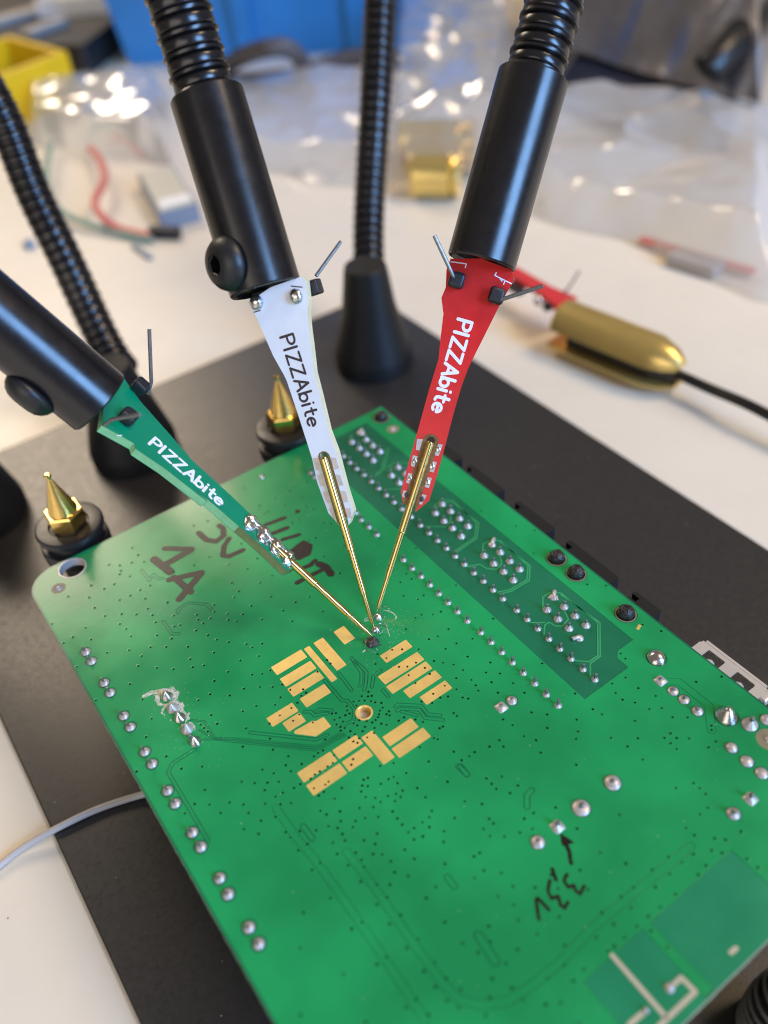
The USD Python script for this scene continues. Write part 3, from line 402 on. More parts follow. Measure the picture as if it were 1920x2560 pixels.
for c_, r_ in (((pts(TANTR.split('|')[1])[-1]), .62), ((pts(TANTR.split('|')[2])[-1]), .4)):
    obj('antenna_joint', lump(lathe([(r_, 0), (r_ * .9, .25), (r_ * .45, .5), (0, .58)], 14, (c_[0], c_[1], ZB)), .05, 2), 'solder', board, smooth=40)
obj('copper_spot', slab(affinity.rotate(sbox(*(np.array((79.6, 53.6)) - (.55, .25)), *(np.array((79.6, 53.6)) + (.55, .25))), 20), ZB - .2, ZB + .08), 'gold', board)

# vias: plated holes drawn as discs, their shade painted dark, too small to pick apart singly
vias = pts(VIAS)
vm = []
for x, y in vias:
    if not out.buffer(-.5).contains(Point(x, y)) or strip.contains(Point(x, y)): continue
    r = random.uniform(.145, .2)
    m = lathe([(r, 0), (r * .92, .012), (0, .012)], 9, (x, y, ZB + .082)); vm.append(m)
obj('via_hole_shade', cat(*vm), 'via', board, kind='stuff')
ringm = []
for x, y in vias:
    if out.buffer(-.6).contains(Point(x, y)) and not strip.contains(Point(x, y)):
        ringm.append(lathe([(.38, 0), (.32, .010), (.2, .014), (.18, .004)], 12, (x, y, ZB + .053)))
obj('via_rings', cat(*ringm), 'pour', board, smooth=60, kind='stuff')

# gold test pads
for q in pts(PADS):
    obj('gold_pad', slab(sbox(q[0], q[1], q[2], q[3]).buffer(-.14).buffer(.14, 4), ZB - .1, ZB + .068), 'gold', board)
obj('gold_pad', slab(Polygon(pts(PADPOLY)).buffer(-.1).buffer(.1, 3), ZB - .1, ZB + .068), 'gold', board)
obj('gold_eyelet', lathe([(1.05, -1.6), (1.05, .05), (1.12, .12), (1.34, .12), (1.40, .03), (1.40, -.1)], 40, (*MID, ZB)), 'gold', board, smooth=40)
obj('heat_slug', lathe([(0, -1.5), (1.05, -1.5), (1.05, -1.05), (.8, -1.0), (0, -1.0)], 28, (*MID, ZB)), 'solder', board, smooth=30)
obj('mounting_hole_rim', lathe([(2.30, -1.62), (2.30, .02), (2.36, .075), (2.62, .075), (2.66, -.05)], 40, (10.68, 127.35, ZB)), 'solder', board, smooth=40)
for k, p in enumerate(fids):
    r = (1.3, 1.3, 1.75, 1.0)[k]
    if k < 3: obj('fiducial_ring', lathe([(.5, -.1), (.5, .066), (r, .066), (r, -.1)], 28, (*p, ZB)), 'ring', board)
    obj('fiducial_dot' if k < 3 else 'solder_hole', lump(lathe([(.62, 0), (.55, .2), (.3, .34), (0, .36)], 14, (*p, ZB)), .06, 2.5, k), 'solder' if k < 3 else 'solder_shiny', board, smooth=50)


def joint(p, r, h, pin=None, material='solder', lean=(0, 0), seed=0, label=None, square=False):
    """A solder fillet with, if asked, the cut lead standing out of it."""
    rnd = random.Random(seed)
    prof = [(r, -.05), (r, .03), (r * .93, h * .14), (r * .66, h * .36), (r * .42, h * .66), (r * .27, h * .92), (0, h)]
    if h < r * .75: prof = [(r, -.05), (r, .04), (r * .94, h * .35), (r * .72, h * .72), (r * .4, h * .94), (0, h)]
    m = lathe(prof, 18, (p[0], p[1], ZB + .01))
    if square:
        v = np.asarray(m.vertices); d = v[:, :2] - p; a = np.arctan2(d[:, 1], d[:, 0])
        k = np.minimum(1 / np.maximum(np.abs(np.cos(a)), np.abs(np.sin(a))), 1.38); rr = np.linalg.norm(d, axis=1) / r
        d = d * (1 + (k - 1) * np.clip(rr, 0, 1) ** 1.5)[:, None]; v = v.copy(); v[:, :2] = p + d; m.vertices = v
    m = lump(m, .05 * r, 1.3 / r, seed)
    j = obj('solder_joint', m, material, board, smooth=45, label=label)
    if pin:
        w, top = pin
        a = np.array((p[0], p[1], ZB + h * .4)); b = np.array((p[0] + lean[0], p[1] + lean[1], ZB + top))
        n = norm(b - a); L = np.linalg.norm(b - a)
        bx = rbox(w, w * rnd.uniform(.7, 1.0), L, w * .12, a, *frame(n, (0.3, 1, 0.1))[:2])
        obj('pin', bx, 'pin', j, smooth=30)
    return j


s_ = 0
for p in row1:
    s_ += 1; joint(p, .58, .62, (.43, random.uniform(1.35, 1.6)), lean=(random.uniform(-.06, .06), random.uniform(-.06, .06)), seed=s_)
for p in row2:
    s_ += 1; joint(p, .58, .62, (.43, random.uniform(1.4, 1.65)), lean=(random.uniform(-.06, .06), random.uniform(-.06, .06)), seed=s_)
for p in rowj:
    s_ += 1; joint(p, .74, .95, (.43, random.uniform(1.45, 1.7)), lean=(random.uniform(-.08, .08), random.uniform(-.08, .08)), seed=s_)
for k, p in enumerate(pairs):
    s_ += 1; joint(p, .78, .5, (.36, random.uniform(1.3, 1.6)) if k < 12 else (.5, .75), lean=(random.uniform(-.35, -.1), random.uniform(.0, .2)), seed=s_)
for k, p in enumerate(pts(BLOBFLAT)):
    s_ += 1
    j = joint(p, (.72, .8, .72, .85)[k], .42, seed=s_)
    d = ((.95, .6), (.75, .55), (-.95, .3), (.5, .3))[k]
    obj('bent_lead', lump(tube(spline([(p[0], p[1], ZB + .3), (p[0] + d[0] * .6, p[1] + d[1] * .6, ZB + .42), (p[0] + d[0] * 1.2, p[1] + d[1] * 1.2, ZB + .32)], .12), [.34] * 1, 8), .04, 3, k), 'solder', j, smooth=50)
    if k == 1:
        for dd in ((-.8, .35), (.1, -.85)):
            obj('bent_lead', tube([(p[0], p[1], ZB + .2), (p[0] + dd[0] * .6, p[1] + dd[1] * .6, ZB + .2), (p[0] + dd[0] * 1.2, p[1] + dd[1] * 1.2, ZB + .1)], [.4, .28, .1], 8), 'solder', j, smooth=50)
for k, (p, r) in enumerate(zip(big, bigr)):
    s_ += 1
    shiny = k < 2
    h = (1.15, 2.0, 1.15, .6, .55, .42, .42, .62, .42, .5, .34, .34, .5, .7, .5)[k]
    pin = {2: (.5, 1.9), 7: (.5, .95), 8: (.55, 1.0), 9: (.6, .6), 11: (.5, .8), 12: (.5, 1.05), 13: (.6, 1.2), 14: (.5, .7), 10: (.7, .5)}.get(k)
    if shiny:
        m = lathe([(r, -.05), (r, .1), (r * .97, h * .25), (r * .8, h * .6), (r * .45, h * .9), (0, h)] if k == 0 else [(r, -.05), (r, .1), (r * .9, h * .25), (r * .6, h * .55), (r * .3, h * .9), (0, h)], 26, (p[0], p[1], ZB))
        obj('solder_joint', lump(m, .13, 1.1, 3 + k), 'solder_shiny', board, smooth=60, label='large shiny lump of solder')
    else:
        joint(p, r, h, pin, lean=(random.uniform(-.2, .2), random.uniform(-.1, .3)), seed=s_)
for k, p in enumerate(sq):
    s_ += 1; joint(p, .86, .4 if k in (0, 3) else .7, (.5, .6 if k in (0, 3) else 1.25), seed=s_, square=True, lean=(.1, .1), label='square solder pad')
# hand-soldered row with white residue round it
for k, p in enumerate(pts(UART)):
    s_ += 1
    m = lump(lathe([(1.0, -.05), (.98, .15), (.75, .5), (.42, 1.0), (.2, 1.35), (0, 1.45)], 20, (p[0] + .1, p[1] + .1, ZB)), .14, 1.6, 20 + k)
    j = obj('solder_joint', m, 'solder' if k in (1, 3) else 'solder_shiny', board, smooth=60, label='hand-soldered joint' if k < 4 else 'dark hand-soldered joint')
    if k == 4:
        obj('pin', rbox(.5, .5, 1.1, .08, (p[0] - .25, p[1] + .35, ZB + .9)), 'pin', j, smooth=30)
# the three blobs under the needle tips
for k, p in enumerate(pts(TIPS)):
    m = lump(lathe([(.78, -.05), (.80, .1), (.66, .45), (.36, .82), (0, .9)] if k < 2 else [(1.0, -.05), (1.05, .15), (.9, .55), (.5, .85), (0, .95)], 40, (p[0], p[1], ZB)), (.12, .2, .42)[k], (1.8, 2.4, 2.6)[k], 40 + k)
    obj('solder_joint', m, ('solder_shiny', 'solder_shiny', 'solder_burnt')[k], board, smooth=60, label=('shiny solder blob under a needle', 'grey solder blob under a needle', 'charred solder blob under a needle')[k])
for k, w in enumerate((((.2, -.3), (1.1, .4), (1.6, -.3), (1.5, -1.6)), ((-.3, .4), (-1.2, .2), (-1.7, -.5), (-1.3, -1.2)), ((.5, .2), (1.4, 1.0), (2.2, 1.1), (2.5, .2)))):
    c = pts(TIPS)[(1, 2, 0)[k]]
    obj('stray_strand', tube(spline([(c[0] + q[0], c[1] + q[1], ZB + (.5, .55, .2, .1)[i]) for i, q in enumerate(w)], .1), .05, 6), 'solder_shiny', board, smooth=50)
for i in range(16):
    c = pts(TIPS)[2]; a = random.uniform(0, 6.28); d = random.uniform(.6, 1.5)
    m = trimesh.creation.icosphere(2, random.uniform(.08, .24)); m.apply_translation((c[0] + d * math.cos(a), c[1] + d * math.sin(a), ZB + random.uniform(.05, .35)))
    sp0 = (sp0 if i else []) + [lump(m, .05, 6, i)]
obj('solder_crumbs', cat(*sp0), 'solder_burnt', board, smooth=60, kind='stuff')
# black plastic pegs of the jacks, melted over in their holes
for k, p in enumerate(pegs):
    j = obj('peg', lump(lathe([(1.3, -1.0), (1.42, .2), (1.38, .8), (1.1, 1.35), (.55, 1.65), (0, 1.55)], 22, (p[0], p[1], ZB)), .2, 1.3, 60 + k), 'peg', board, smooth=60)
    obj('hole_rim', lathe([(1.55, -.3), (1.55, .09), (1.78, .09), (1.80, -.2)], 28, (p[0], p[1], ZB)), 'ring', j, smooth=30)
# marker writing
INKS = [('INK1', INK1), ('INK2', INK2), ('INK3', INK3), ('INK4', INK4)]
for key, s in INKS:
    for q in s.split('|'):
        w, pp = q.split(';'); l = pts(pp); g = LineString(l).buffer(float(w) / 2 * 1.14, 6)
        n_ = max(16, int(g.exterior.length / .25)); ring = []
        for i in range(n_):
            e = g.exterior.interpolate(g.exterior.length * i / n_); ring.append((e.x + .10 * (noise(np.array([[e.x * 4, e.y * 4, 1.]]), 3)[0] - .5), e.y + .10 * (noise(np.array([[e.x * 4, e.y * 4, 9.]]), 3)[0] - .5)))
        zt = .074 + .0025 * (hash(0) + len(USED) % 7)
        obj('marker_stroke', slab(Polygon(ring).buffer(0), ZB + .02, ZB + zt + .001 * random.random()), 'ink', board)
arrow = Polygon(pts(ARROW))
obj('marker_stroke', slab(arrow.buffer(.12), ZB + .02, ZB + .0935), 'ink', board)
# dried flux
ua = pts(UART)
halo = unary_union([Point(p).buffer(1.85 - .18 * i) for i, p in enumerate(ua[:4])]).difference(unary_union([Point(p + np.array((-.25, -.25))).buffer(1.32) for p in ua[:4]]))
hr = []
for g in getattr(halo, 'geoms', [halo]):
    e = np.array(g.simplify(.02).segmentize(.12).exterior.coords)
    e = e + (np.stack([noise(np.c_[e * 2.2, np.full(len(e), s)], 5) for s in (1., 8.)], 1) - .5) * .55
    hr.append(Polygon(e).buffer(0))
obj('flux_halo', slab(unary_union(hr).intersection(halo.buffer(.4)).difference(unary_union([Point(p).buffer(1.0) for p in ua])), ZB + .056, ZB + .094), 'flux', board)
for k, q in enumerate(FLUX.split('|')):
    if k in (1, 2, 3): continue
    w, pp = q.split(';'); l = pts(pp); g = LineString(l).buffer(float(w) / 2 * (1.25 if k < 7 else .9), 5)
    m = slab(g, ZB + .056, ZB + .1 + .003 * k)
    obj('flux_residue', m, 'flux', board)
sp = []
tp = pts(TIPS)
for i in range(420):
    c = tp[i % 3] if i < 300 else pts(UART)[i % 5]
    a, d = random.uniform(0, 6.283), abs(random.gauss(0, 3.2)) + .7
    x, y = c[0] + d * math.cos(a), c[1] + d * math.sin(a) - .8
    m = trimesh.creation.icosphere(0, random.uniform(.025, .075)); m.apply_translation((x, y, ZB + .06)); sp.append(m)
for i in range(90):
    x, y = random.uniform(6, 80), random.uniform(16, 125)
    m = trimesh.creation.icosphere(0, random.uniform(.03, .1)); m.apply_scale((1, random.uniform(.5, 1.5), .5)); m.apply_translation((x, y, ZB + .06)); sp.append(m)
obj('flux_specks', cat(*sp), 'flux', board, kind='stuff')

# ---- parts hanging under the board: the black jack block and the steel USB socket
jb = sbox(63, 54.4, 83.6, 127.5)
for a, b in ((54.6, 60.2), (64.2, 70.0), (70.05, 76.1), (80.0, 89.9), (94.0, 104.2), (107.0, 115.0), (119.0, 123.0)):
    jb = jb.union(sbox(83, a, 86.6 if a != 54.6 else 86.4, b))
for y in (60.2, 76.1, 89.9, 104.2): jb = jb.difference(sbox(84.6, y - 1.6, 85.6, y + .0))
jk = obj('jack_block', slab(jb, ZB - 14.5, ZB - 1.75), 'jack', board, label='black row of network sockets under the board edge')
shell = sbox(72, 34.0, 86.4, 46.5)
win = [sbox(83.9, 41.6, 85.9, 44.3).buffer(.3), sbox(83.9, 36.0, 85.9, 38.8).buffer(.3)]
ub = obj('usb_socket', slab(shell.difference(unary_union(win)), ZB - 2.35, ZB - 2.0), 'nickel', board, label='bright steel USB socket under the board edge')
obj('socket_lip', slab(sbox(86.4, 34.1, 87.0, 46.3), ZB - 2.9, ZB - 2.05), 'nickel', ub)
obj('socket_lip', slab(sbox(87.25, 34.6, 87.75, 46.0), ZB - 2.9, ZB - 2.3), 'nickel', ub)
obj('socket_wall', slab(sbox(72, 34.0, 86.9, 34.35).union(sbox(72, 46.15, 86.9, 46.5)), ZB - 8.5, ZB - 2.36), 'nickel', ub)
obj('socket_floor', slab(sbox(72, 34.4, 86.9, 46.1), ZB - 8.5, ZB - 8.1), 'nickel', ub)
obj('socket_tongue', slab(sbox(72, 35.0, 85.5, 45.5), ZB - 6.5, ZB - 4.6), 'jack', ub)
for y in (42.95, 37.4):
    obj('contact_spring', tube(spline([(82.6, y, ZB - 2.3), (83.8, y, ZB - 2.2), (84.6, y, ZB - 2.9)], .3), .8, 8), 'nickel', ub, smooth=50)
obj('socket_flange', rbox(2.4, 1.4, 1.6, .3, (86.0, 33.6, ZB - 3.6)), 'nickel', ub, smooth=30)

# ---------------------------------------------------------------- board holders: brass cones over black washers, clamping the far edge
for (x, y), lab in (((14.3, 137.3), 'brass cone holder by the mounting hole, left one of two at the board edge'), ((62.35, 136.3), 'brass cone holder behind the white probe blade')):
    h = thing('board_holder', lab, 'board holder', 'brass cone holders at the board edge')
    obj('pillar', lathe([(0, 1.6), (5.6, 1.6), (5.6, 3.0), (4.2, 4.0), (4.2, ZB - 5.2), (0, ZB - 5.2)], 28, (x, y, 0)), 'rubber_ring', h, smooth=35)
    o_ = lambda z0, z1, r: [(0, z0), (r - .5, z0), (r - .1, z0 + .25), (r, (z0 + z1) / 2), (r - .1, z1 - .25), (r - .5, z1), (0, z1)]
    obj('washer', lathe(o_(ZB - 5.1, ZB - 1.75, 6.6), 40, (x, y, 0)), 'rubber_ring', h, smooth=35)
    obj('washer', lathe([(0, ZB - 1.7), (5.4, ZB - 1.7), (5.4, ZB + .2)] + [(r, z) for r, z in o_(ZB + .22, ZB + 1.9, 6.5)[1:-1]] + [(3.9, ZB + 1.9), (3.6, ZB + 1.5), (0, ZB + 1.5)], 40, (x, y, 0)), 'rubber_ring', h, smooth=35)
    hexa = lathe([(0, ZB + 1.5), (2.9, ZB + 1.5), (2.9, ZB + 2.4), (3.75, ZB + 2.4), (3.75, ZB + 5.1), (3.45, ZB + 5.5), (0, ZB + 5.5)], 6, (x, y, 0))
    obj('hex_nut', hexa, 'brass', h)
    obj('cone_tip', lathe([(0, ZB + 5.4), (2.75, ZB + 5.4), (2.75, ZB + 5.7), (.42, ZB + 13.0), (.42, ZB + 13.4), (.62, ZB + 13.6), (.62, ZB + 14.1), (.4, ZB + 14.3), (0, ZB + 14.3)], 32, (x, y, 0)), 'brass', h, smooth=25)

# ---------------------------------------------------------------- lettering of the probe heads, drawn as rounded strokes
def arc(cx, cy, rx, ry, a0, a1, n=12):
    a = np.radians(np.linspace(a0, a1, n)); return list(zip(cx + rx * np.cos(a), cy + ry * np.sin(a)))


GL = {   # cap height 1; (strokes, advance)
    'P': ([[(0, 0), (0, 1), (.28, 1)] + arc(.28, .74, .27, .26, 90, -90) + [(0, .48)]], .78),
    'I': ([[(0, 0), (0, 1)]], .34),
    'Z': ([[(0, 1), (.56, 1), (0, 0), (.58, 0)]], .80),
    'A': ([[(0, 0), (.33, 1), (.66, 0)], [(.12, .33), (.54, .33)]], .86),
    'b': ([[(0, 1), (0, .02)], arc(.25, .30, .25, .29, 180, -180, 24)], .72),
    'i': ([[(0, 0), (0, .62)], [(0, .90), (0, .905)]], .34),
    't': ([[(.12, .95), (.12, .2)] + arc(.30, .2, .18, .19, 180, 275, 7), [(-.04, .62), (.34, .62)]], .52),
    'e': ([[(.01, .33), (.50, .33)] + arc(.25, .30, .25, .30, 8, 312, 22)], .56)}


def lettering(word, height, weight):
    x, out_ = 0.0, []
    for ch in word:
        s, adv = GL[ch]
        for q in s:
            out_.append(LineString([(x + a, b) for a, b in q]).buffer(weight / 2, 6))
        x += adv
    g = unary_union(out_)
    return affinity.scale(g, height, height, origin=(0, 0)), (x - .1) * height


def ribbed(path, r0=4.25, r1=4.62, pitch=2.65):
    """The gooseneck's corrugated skin: wide bands with a narrow raised bead between them."""
    p = spline(path, .22); s = np.arange(len(p)) * np.linalg.norm(p[1] - p[0]); u = (s / pitch) % 1.0
    w = np.where(u < .62, r0 + .12 * np.sin(np.pi * u / .62), r0 - .25)
    w = np.where((u > .68) & (u < .94), r1, w)
    return tube(p, w, 28)


LOOKS = dict(red=('red', 'edge_red', 'silk_white'), white=('white', 'edge_white', 'silk_black'), green=('green', 'edge_green', 'silk_white'))
LABELS = dict(red='probe arm with the red blade-shaped head standing on the board', white='probe arm with the white blade-shaped head and black lettering', green='probe arm with the green blade-shaped head coming in from the left')
BASE_TOP = dict(red=32.0, white=28.5, green=27.5)
for k, nm in enumerate(('red', 'white', 'green')):
    P = PROBES[nm]; face, edge, silk = LOOKS[nm]
    pr = thing('probe_arm', LABELS[nm], 'probe', 'probe arms standing on the plate')
    ax, sd, nn, org = (np.array(P[q]) for q in ('axis', 'side', 'normal', 'origin'))
    ax, nn = norm(ax), norm(nn); sd = norm(np.cross(nn, ax)) * np.sign(np.cross(nn, ax) @ sd)
    flip = np.sign(np.cross(ax, sd) @ nn)          # local frame x along the blade to the tip, y across, z out of its face
    T = basis(org, ax, sd, nn)

    def loc(m):
        m = m.copy(); m.apply_transform(T)
        if flip < 0: m.invert()
        return m
    b0, b1 = np.array(P['barrel'][0]), np.array(P['barrel'][-1]); bax = norm(b1 - b0); bl = np.linalg.norm(b1 - b0)
    if nm == 'green': bl = 29.0
    b1 = b0 + bax * bl
    ol = Polygon(P['outline']).buffer(0)
    tipx = max(q[0] for q in P['outline'])
    nd = np.array(P['needle']); nl = (np.c_[nd, np.ones(len(nd))] @ np.linalg.inv(T).T)[:, :3]   # needle in the blade's frame
    slot = LineString([nl[0, :2] - .2 * norm(nl[1, :2] - nl[0, :2]), nl[0, :2] + norm(nl[1, :2] - nl[0, :2]) * 40]).buffer(.66, 4)
    core_ = ol.buffer(-.02).difference(slot) if nm != 'green' else ol.buffer(-.02).intersection(sbox(-60, -30, 7.2, 30))
    head = obj('probe_head', loc(slab(core_, -1.5, -.06)), edge, pr)
    if nm == 'green':
        obj('bare_tip', loc(slab(ol.buffer(-.03).intersection(sbox(7.2, -30, 60, 30)), -1.5, -.06)), 'edge_amber', head)
    g = ol.difference(slot) if nm != 'green' else ol
    obj('lacquer', loc(slab(g, -.058, 0)), face, head)
    obj('lacquer', loc(slab(g, -1.56, -1.502)), face, head)
    # words
    t0, t1 = np.array(P['text'][0]), np.array(P['text'][1])
    hgt = dict(red=2.35, white=2.2, green=2.3)[nm]; wt = dict(red=.2, white=.155, green=.2)[nm]
    word, wl = lettering('PIZZAbite', hgt, wt)
    ln = np.linalg.norm(t1 - t0); d = (t1 - t0) / ln; up = np.array((-d[1], d[0]))
    if up[1] < 0: up = -up
    sx = ln / wl
    word = affinity.affine_transform(word, [d[0] * sx, up[0], d[1] * sx, up[1], t0[0], t0[1]])
    obj('lettering', loc(slab(word, -.03, .028)), silk, head)
    for q in P['silk']:
        obj('printed_mark', loc(slab(LineString(q).buffer(.09, 3), -.03, .026)), silk, head)
    for i, q in enumerate(P['pads']):
        pg = Polygon(q).convex_hull.buffer(-.05).buffer(.05)
        if nm == 'green':
            m = slab(pg, -.02, .05)
            obj('solder_pad', loc(m), 'solder_shiny', head)
            c = np.array(pg.centroid.coords[0]); ex = np.sqrt(pg.area)
            w = trimesh.creation.icosphere(3, 1.0); w.apply_scale((ex * .52, ex * .72, .8)); w.apply_translation((c[0], c[1], .05))
            obj('solder_wave', loc(lump(w, .16, 1.3, i)), 'solder_shiny', head, smooth=60)
        else:
            m = slab(pg, -.02, .05); pd = obj('solder_pad', loc(m), 'solder', head)
            if nm == 'red' and i > 0:
                c = np.array(pg.centroid.coords[0]); w = trimesh.creation.icosphere(2, 1.0); w.apply_scale((np.sqrt(pg.area) * .38, np.sqrt(pg.area) * .3, .16)); w.apply_translation((c[0], c[1], .05))
                obj('solder_wave', loc(lump(w, .1, 2.3, i)), 'solder_shiny' if i < 6 else 'solder_burnt', head, smooth=60)
    if nm == 'green':
        cs = [np.array(Polygon(q).convex_hull.centroid.coords[0]) for q in P['pads']]
        rp = spline([(c[0], c[1] + .35, .25) for c in [cs[0] * 1.35 - cs[1] * .35] + cs + [cs[3] * 1.3 - cs[2] * .3]], .12)
        sr = np.linspace(0, 1, len(rp)); rad = (.82 + .2 * np.sin(sr * 22)) * np.clip(np.minimum(sr, 1 - sr) * 9 + .35, 0, 1)
        obj('solder_ridge', loc(lump(tube(rp, rad, 20), .13, 1.4, 9)), 'solder_shiny', head, smooth=60)
    if nm != 'green':      # dark flux between needle and pads
        ln_ = LineString([nl[0, :2], nl[0, :2] + norm(nl[1, :2] - nl[0, :2]) * (tipx - nl[0, 0] - .9)])
        fl = ln_.buffer(.98 if nm == 'white' else 1.3, 5).intersection(ol.buffer(-.1)).difference(slot)
        rg = []
        for gg in getattr(fl, 'geoms', [fl]):
            if gg.geom_type == 'Polygon': rg.append(gg.simplify(.05))
        obj('flux_stain', loc(slab(unary_union(rg), -.03, .056)), 'burnt', head)
    # needle: receptacle on the blade, spring tube, plunger with its point
    nd_ = nd.copy(); tip = nd_[-1]; dirn = norm(nd_[-1] - nd_[0])
    a0 = nd_[0] if nm != 'green' else nd_[0] + dirn * 3.2
    ring_at, step_at, L = [np.linalg.norm(q - a0) for q in (nd_[1], nd_[2], nd_[3])]
    prof = [(0, 0), (.5, 0), (.66, .25), (.66, ring_at - .1), (.70, ring_at), (.52, ring_at + .12), (.52, step_at - .15), (.49, step_at), (.40, step_at + .05), (.39, L - 1.4), (.06, L), (0, L)]
    obj('needle', lathe(prof, 40, a0, dirn), 'needle', pr, smooth=35)
    # header stubs with bent pins
    for i, (hp, pn) in enumerate(zip(P['headers'], P['pins'])):
        hp = np.array(hp); pn = np.array(pn)
        if nm == 'white':
            w = trimesh.creation.icosphere(3, 1.0); w.apply_scale((1.15, 1.05, .8)); w.apply_translation((hp[0], hp[1], .2))
            obj('solder_blob', loc(lump(w, .12, 1.2, 70 + i)), 'solder_shiny', head, smooth=60)
            blk = rbox(2.3, 2.3, 2.4, .35, (hp[0] - .6, hp[1] + (1.9 if i == 0 else -.3), -4.2)); hb = obj('header_block', loc(blk), 'black_plastic', head, smooth=30)
        else:
            blk = rbox(2.5, 2.5, 2.0, .55, (hp[0], hp[1], .02)); hb = obj('header_block', loc(lump(blk.subdivide(), .12, 1.1, 80 + i)), 'black_plastic', head, smooth=40)
            obj('header_pin', tube([pn[0] - nn * 1.2, pn[0] + (pn[1] - pn[0]) * .12, pn[0] + (pn[1] - pn[0]) * .5, pn[1]], .32, 8), 'pin', hb, smooth=40)
    if nm == 'white':
        c = CAM + ray(790, 690) * 136.5; e = CAM + ray(852, 604) * 137.5
        obj('header_pin', tube([c, (c + e) / 2, e], .3, 8), 'pin', hb, smooth=40)
    # barrel, gooseneck, foot, screw
    obj('barrel', lathe([(0, .6), (4.7, .6), (4.9, 0), (5.3, 0), (5.5, .25), (5.5, bl - .25), (5.3, bl), (4.6, bl), (4.5, bl - .6), (0, bl - .6)], 56, b0, bax), 'barrel', pr, smooth=30)
    nk = [np.array(q) for q in NECKS[nm]]
    nk[0] = b1 - bax * 2.0
    obj('gooseneck', ribbed(nk), 'neck', pr, smooth=50)
    bx_, by_, _ = BASES[k if nm != 'red' else 0] if False else BASES[('red', 'white', 'green').index(nm)]
    bt = BASE_TOP[nm]
    end = nk[-1]; tl = norm(np.array((end[0] - bx_, end[1] - by_, bt * 2.5)))
    obj('foot', lathe([(0, 1.6), (10.6, 1.6), (11.2, 2.0), (11.25, 5.0), (10.9, 6.5), (9.6, 11.5), (7.4, 20.0), (6.0, bt - 2), (5.6, bt - .3), (5.2, bt), (0, bt)], 56, (bx_, by_, 0)), 'foot', pr, smooth=30)
    if nm != 'red':
        if nm == 'white':
            q = b0 + bax * 4.6; rd = norm(-RIGHT * .75 - FWD * .68 - UP * .1); dist = 5.2
        else:
            q = b0 + bax * 8.2; rd = norm(-RIGHT * .62 - UP * .72 - FWD * .22); dist = 5.0
        rd = norm(rd - bax * (rd @ bax)); o = q + rd * dist
        sc = obj('clamp_screw', lathe([(0, -.4), (3.4, -.4), (3.9, 0), (4.0, .5), (3.7, 1.3), (3.1, 2.0), (2.3, 2.45), (1.5, 2.6), (1.5, 2.55)], 44, o, rd), 'screw', pr, smooth=40)
        x_, y_, z_ = frame(rd); sk = lathe([(1.5, 2.6), (1.3, 2.4), (1.25, .6), (0, .6)], 6, o, rd)
        obj('hex_socket', sk, 'cable_black', sc)

# fourth ribbed arm, only its end seen at the lower right
fx, fy, _ = at(1975, 2500, 14)
pth = [(fx, fy, 1.7), (fx, fy, 8), (fx + 1.0, fy - .6, 14), (fx + 7, fy - 4, 20), (fx + 20, fy - 12, 23), (fx + 60, fy - 34, 22)]
ra = thing('ribbed_arm', 'black ribbed arm standing below the board, cut off by the lower right corner', 'probe arm')
pp = spline(pth, .06)
obj('gooseneck', tube(spline(pth, .3), 4.3, 32), 'neck', ra, smooth=50)
tt = np.gradient(pp, axis=0); tt /= np.linalg.norm(tt, axis=1, keepdims=True)
xa = np.cross(tt, (.3, .9, .1)); xa /= np.linalg.norm(xa, axis=1, keepdims=True); ya = np.cross(tt, xa)
ph = np.arange(len(pp)) * .06 / 1.5 * 2 * np.pi
obj('bead_highlights', tube(pp + 4.45 * (np.cos(ph)[:, None] * xa + np.sin(ph)[:, None] * ya), .30, 7), 'pin', ra, smooth=60)  # paler metal coil stands in for highlights on the black beads

# thin pale cable leaving from under the board
cp = [at(-30, 2190, .8), at(67, 2113, 1.4), at(140, 2072, 2.3), at(241, 2024, 2.4), at(357, 1986, 2.6), at(420, 1970, 4), at(520, 1955, 8)]
obj('cable', tube(spline(cp, .6), .62, 12), 'cable_white', smooth=50, label='thin pale grey cable running out from under the board to the left', category='cable')
# ---------------------------------------------------------------- behind: the brass-bodied spare probe lying on the bench
bp = thing('brass_probe', 'brass clamshell probe body with a short red head lying on the bench, right', 'probe')
o0, o1 = at(1398, 862, 0), at(1690, 985, 0)
dx = norm(o1 - o0); dy = norm(np.cross((0, 0, 1), dx)); ln = np.linalg.norm(o1 - o0)


def bar(r, flat, z, nose, up, s0=0.0):
    """Half of a faceted bullet-nosed bar: radius r, lying with its flat side at height z."""
    m = lathe([(0, s0), (r - .8, s0), (r, s0 + .8), (r, ln - nose), (r * .74, ln - nose * .35), (r * .42, ln), (0, ln)], 14)
    v = np.asarray(m.vertices); q = np.stack([v[:, 2], v[:, 1], v[:, 0]], 1)      # along x, height in z
    q = q[q[:, 2] >= -1e-6]; e = q.copy(); e[:, 2] = 0
    q = np.vstack([q, e]); q[:, 2] *= flat
    if not up: q[:, 2] *= -1
    q[:, 2] += z
    m = trimesh.PointCloud(q).convex_hull; m.apply_transform(basis(o0, dx, dy, (0, 0, 1))); return m


